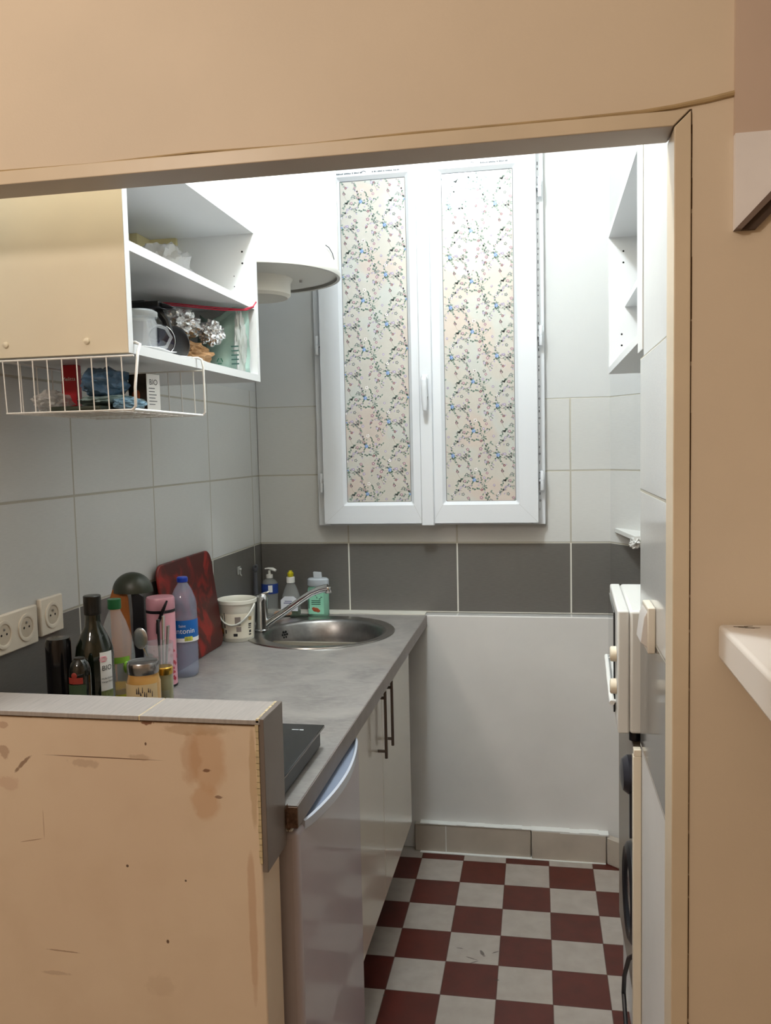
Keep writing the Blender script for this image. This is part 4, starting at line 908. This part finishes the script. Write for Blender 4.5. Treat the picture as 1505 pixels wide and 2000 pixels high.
for i in range(9):
    a = -1.55+i*.11; h_ = R.uniform(.012, .026); z = Z0+.134; z += R.uniform(-.008, .004); k.add([jw(a, z), jw(a+R.uniform(.05, .09), z), jw(a+.05, z+h_*.5), jw(a+.02, z+h_*.6)], [(0, 1, 2, 3)]); z = Z0+.134
k.build('label_print', mat('dark_label_ink', '2a2430', .5), j1)
j2x, j2y = .2705, -1.425
j2 = thing('small_jar', (j2x, j2y, Z0), 'small jar with a gold lid to the right of the tin-lidded jar', 'jar')
MB().lathe([(.016, Z0), (.0180, Z0+.003), (.0180, Z0+.135), (.0165, Z0+.148)], (j2x, j2y, 0), 28).build('glass', mat('pale_jar_glass', '8f8c6c', .1, coat=.5), j2)
MB().lathe([(.0175, Z0+.146), (.0185, Z0+.148), (.0185, Z0+.160), (.017, Z0+.162), (0, Z0+.162)], (j2x, j2y, 0), 28).build('lid', 'gold', j2)
MB().patch((j2x, j2y), .0184, -2.4, -.6, Z0+.05, Z0+.115, 10).build('label', mat('grey_green_label', '8a8c78', .5), j2)
# cutlery glass
c0x, c0y = .207, -1.315
cgl = thing('cutlery_glass', (c0x, c0y, Z0), 'clear tumbler holding cutlery behind the tin-lidded jar', 'glass')
MB().lathe([(.026, Z0), (.028, Z0+.002), (.033, Z0+.185), (.0315, Z0+.185), (.0268, Z0+.006), (0, Z0+.006)], (c0x, c0y, 0), 32, cap=False).build('tumbler', 'glassthin', cgl)
sp = thing('spoon', (c0x-.015, c0y-.01, Z0+.01), 'steel spoon, bowl up, leaning left in the cutlery tumbler', 'spoon')
MB().tube([(c0x+.005, c0y, Z0+.012), (c0x-.018, c0y-.02, Z0+.16), (c0x-.024, c0y-.024, Z0+.178)], [.0025, .002, .003], 6).build('handle', 'chrome', sp)
MB().ball((c0x-.028, c0y-.028, Z0+.200), .021, 10, sc=(.82, .25, 1.15)).build('bowl', 'steel', sp)
for i, (dx, dy, top, tl, m_) in enumerate(((.012, .0, .245, 'upright steel knife in the cutlery tumbler', 'chrome'), (.024, -.008, .225, 'steel fork handle leaning right in the cutlery tumbler', 'steel'), (-.002, .008, .235, 'black-handled knife in the cutlery tumbler', 'black'))):
    tag(MB().tube([(c0x+dx*.3, c0y+dy, Z0+.012), (c0x+dx*.8, c0y+dy, Z0+.12), (c0x+dx*1.2, c0y+dy, Z0+top)], [.003, .0035, .006], 8, sq=.5).build(['table_knife', 'fork', 'kitchen_knife'][i], m_, base=(c0x+dx*.3, c0y+dy, Z0+.012)), tl, ['knife', 'fork', 'knife'][i])

# ================================================================== SOCKETS AND SWITCH
def socket(y0, y1, centers, z0, z1, label):
    o = thing('wall_socket', (0, (y0+y1)/2, (z0+z1)/2), label, 'socket')
    MB().box(.0004, .011, y0, y1, z0, z1).build('frame', 'ivory', o, bevel=.003)
    for yc in centers:
        zc = (z0+z1)/2
        MB().lathe([(.0285, .011), (.0285, .0135), (.0255, .0140), (.0215, .0130), (.0205, .0118)], (0, yc, zc), 36, ax='x', cap=False).build('ring', 'ivory', o)
        w_ = MB().lathe([(.0205, .0120), (.0200, .0112), (0, .0112)], (0, yc, zc), 36, ax='x', cap=False); w_.build('well', mat('shaded_socket_well', 'cdc0ac', .5), o)  # shallow well; shade of a deeper recess is put into its darker ivory
        MB().lathe([(.0025, .0112), (.0025, .0135), (0, .014)], (0, yc, zc+.010), 10, ax='x', cap=False).build('earth_pin', 'steel', o)
        MB().lathe([(.0025, .0118), (0, .0118)], (0, yc-.0085, zc), 10, ax='x', cap=False).lathe([(.0025, .0118), (0, .0118)], (0, yc+.0085, zc), 10, ax='x', cap=False).build('pin_holes', 'hole', o)
    return o
socket(-1.618, -1.462, (-1.577, -1.503), 1.091, 1.171, 'double ivory wall socket at the left edge above the low wall')
socket(-1.450, -1.366, (-1.408,), 1.098, 1.178, 'single ivory wall socket to the right of the double one')
sw = thing('light_switch', (1.24, -1.50, 1.155), 'ivory surface-mounted light switch on the right-hand tiles', 'switch')
MB().box(1.2265, 1.2398, -1.562, -1.482, 1.117, 1.197).build('plate', 'ivory', sw, bevel=.002)
MB().prism([(1.2268, 1.190), (1.2210, 1.178), (1.2155, 1.135), (1.2268, 1.126)], lambda p, q, t: (p, t, q), -1.555, -1.489).build('rocker', mat('switch_white', 'ddd6d0', .3), sw, bevel=.001)

# ================================================================== RIGHT SIDE APPLIANCES
wm = thing('washing_machine', (1.5, -1.0, 0), 'grey-fronted washing machine against the right wall, mostly hidden', 'washing machine')
MB().box(1.252, 1.553, -1.305, -.70, .175, .858).build('cabinet', 'greyfront', wm, bevel=.003)
MB().box(1.262, 1.553, -1.305, -.715, 0, .174).build('plinth', 'white', wm)
MB().lathe([(.082, -.003), (.087, -.012), (.100, -.016), (.111, -.009), (.114, -.001)], (1.251, -1.080, .435), 48, ax='x', cap=False).build('porthole_ring', 'black', wm)
MB().lathe([(.082, -.004), (.05, -.009), (0, -.011)], (1.251, -1.080, .435), 48, ax='x', cap=False).build('porthole_glass', mat('porthole_grey', '6a6662', .15), wm)
k = MB().lathe([(.050, -.001), (.050, -.012), (.040, -.024), (.02, -.028), (0, -.028)], (1.251, -1.075, .715), 32, ax='x', cap=False, sx=1.1, sy=.85)
k.box(1.240, 1.2505, -1.115, -1.098, .58, .72)
lab(k.build('dark_handle', mat('dark_grey_plastic', '34333a', .3), wm), 'dark rounded handle with a vertical bar')
ep = tag(MB().box(1.226, 1.2425, -1.3285, -1.308, .0, .850).box(1.2275, 1.2425, -1.3285, -1.3085, .850, .864).build('end_panel', 'creamplas', base=(1.234, -1.318, 0), bevel=.0015), 'narrow cream end panel beside the washing machine', 'panel')
tag(MB().box(1.229, 1.553, -1.3065, -.70, .859, .866).build('appliance_shelf', mat('dark_shelf', '4a4034', .5), base=(1.4, -1.0, .859)), 'thin dark shelf under the mini oven', 'shelf')
tag(MB().tube([(1.255, -1.12, .31), (1.243, -1.06, .26), (1.240, -.985, .17), (1.241, -.955, .105), (1.243, -1.0, .04), (1.247, -1.09, .008)], .0055, 8).tube([(1.235, -1.30, .006), (1.225, -1.18, .006), (1.222, -1.08, .008), (1.240, -1.02, .010)], .0055, 8).build('black_cable', 'black', base=(1.235, -1.1, 0)), 'black cable looping down to the floor by the white plinth', 'cable')
# mini oven
mo = thing('mini_oven', (1.35, -1.13, .867), 'white mini oven with two knobs, beyond the light switch', 'oven')
ox, oy0, oy1, oz0, oz1 = 1.198, -1.305, -.965, .888, 1.142
def skew(m):    # the oven stands slightly turned on its shelf
    m.v = [(x+.032*(y-oy0), y, z) for x, y, z in m.v]; return m
skew(MB().box(ox+.024, 1.50, oy0, oy1, oz0, oz1)).build('casing', 'whiteplas', mo, bevel=.006, seg=3)
skew(MB().box(ox, ox+.0235, oy0, oy1, oz0, oz1)).build('front_frame', 'whiteplas', mo, bevel=.004, seg=3)
skew(MB().box(ox-.004, ox-.0005, oy0+.085, oy1-.010, oz0+.018, oz1-.020)).build('glass_door', 'blackgloss', mo, bevel=.001)
k = MB().tube([(ox-.009, oy0+.045, .938), (ox-.009, oy0+.16, .951), (ox-.009, oy1-.030, .972)], .0055, 10)
for y, z in ((oy0+.055, .939), (oy1-.045, .970)): k.tube([(ox-.001, y, z), (ox-.009, y, z)], .004, 8)
skew(k).build('door_handle', 'whiteplas', mo)
for z in (1.045, .977): skew(MB().lathe([(.016, 0), (.0155, -.011), (.013, -.013), (0, -.013)], (ox-.0005, oy0+.035, z), 24, ax='x', cap=False)).build('knob', 'creamplas', mo)
for y in (oy0+.03, oy1-.03):
    for x in (1.235, 1.47): MB().lathe([(.012, .8665), (.012, .888)], (x, y, 0), 12).build('foot', 'black', mo)

# ================================================================== SHELF AND CUPBOARD ON THE ROOM SIDE, AT THE RIGHT EDGE
k = MB().prism([(-1.8045, 1.2215), (-1.8045, 1.172), (-2.35, 1.166), (-2.35, 1.2215)], fyz, 1.2935, 1.75)
rs = thing('wall_shelf', (1.5, -1.81, 1.17), 'thick white shelf at the right edge, fixed to the beige wall', 'shelf')
k.build('board', mat('warm_white_lacquer', 'e8e0d6', .4), rs, bevel=.006, seg=3)
k = MB()
for (u, v, a, L) in ((1.320, -1.822, .2, .010), (1.326, -1.828, -.6, .012), (1.334, -1.829, .1, .010), (1.331, -1.818, .5, .007)):
    k.add([(u-L*math.cos(a), v-L*math.sin(a)*.5-.0015, 1.2218), (u+L*math.cos(a), v+L*math.sin(a)*.5-.0012, 1.2218), (u+L*math.cos(a), v+L*math.sin(a)*.5+.001, 1.2218), (u-L*math.cos(a), v-L*math.sin(a)*.5+.0018, 1.2218)], [(0, 1, 2, 3)])
lab(k.build('dark_scuff', mat('scuff', '5a4a30', .8), rs), 'dark scuff mark')
uc = thing('wall_fitting', (1.45, -1.81, 1.77), 'white and brown wall fitting with a sloping bottom, cut off at the upper right edge', 'fitting')
yf = -1.8125
MB().prism([(1.3098, 1.7643), (1.431, 1.8907), (1.3098, 1.8907)], fxz, yf, -1.8006).build('panel', mat('warm_white_board', 'f4efec', .5, nz=12, amt=.04), uc)
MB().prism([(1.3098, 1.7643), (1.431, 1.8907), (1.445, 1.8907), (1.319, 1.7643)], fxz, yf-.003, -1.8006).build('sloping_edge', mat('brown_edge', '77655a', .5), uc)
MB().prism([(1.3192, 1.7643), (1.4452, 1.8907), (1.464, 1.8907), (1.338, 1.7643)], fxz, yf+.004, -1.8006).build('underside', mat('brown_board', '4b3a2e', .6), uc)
struct(MB().box(1.3098, 2.7, -1.808, -1.8006, 1.8912, 2.9).build('trim_8', mat('pink_beige_paint', 'd0b9a6', .5, nz=4, amt=.05)))

for o in list(COL.objects):
    if o.parent is None and 'label' in o:
        n = o.name.split('.')[0]; l = o['label']
        g = {'wall_socket': 'wall sockets above the low wall', 'sheet_of_paper': 'sheets of paper in the open cabinet'}.get(n)
        if n == 'plastic_bag': g = 'plastic bags in the wire basket' if 'basket' in l else 'plastic bags on the cabinet shelf'
        if g: o['group'] = g
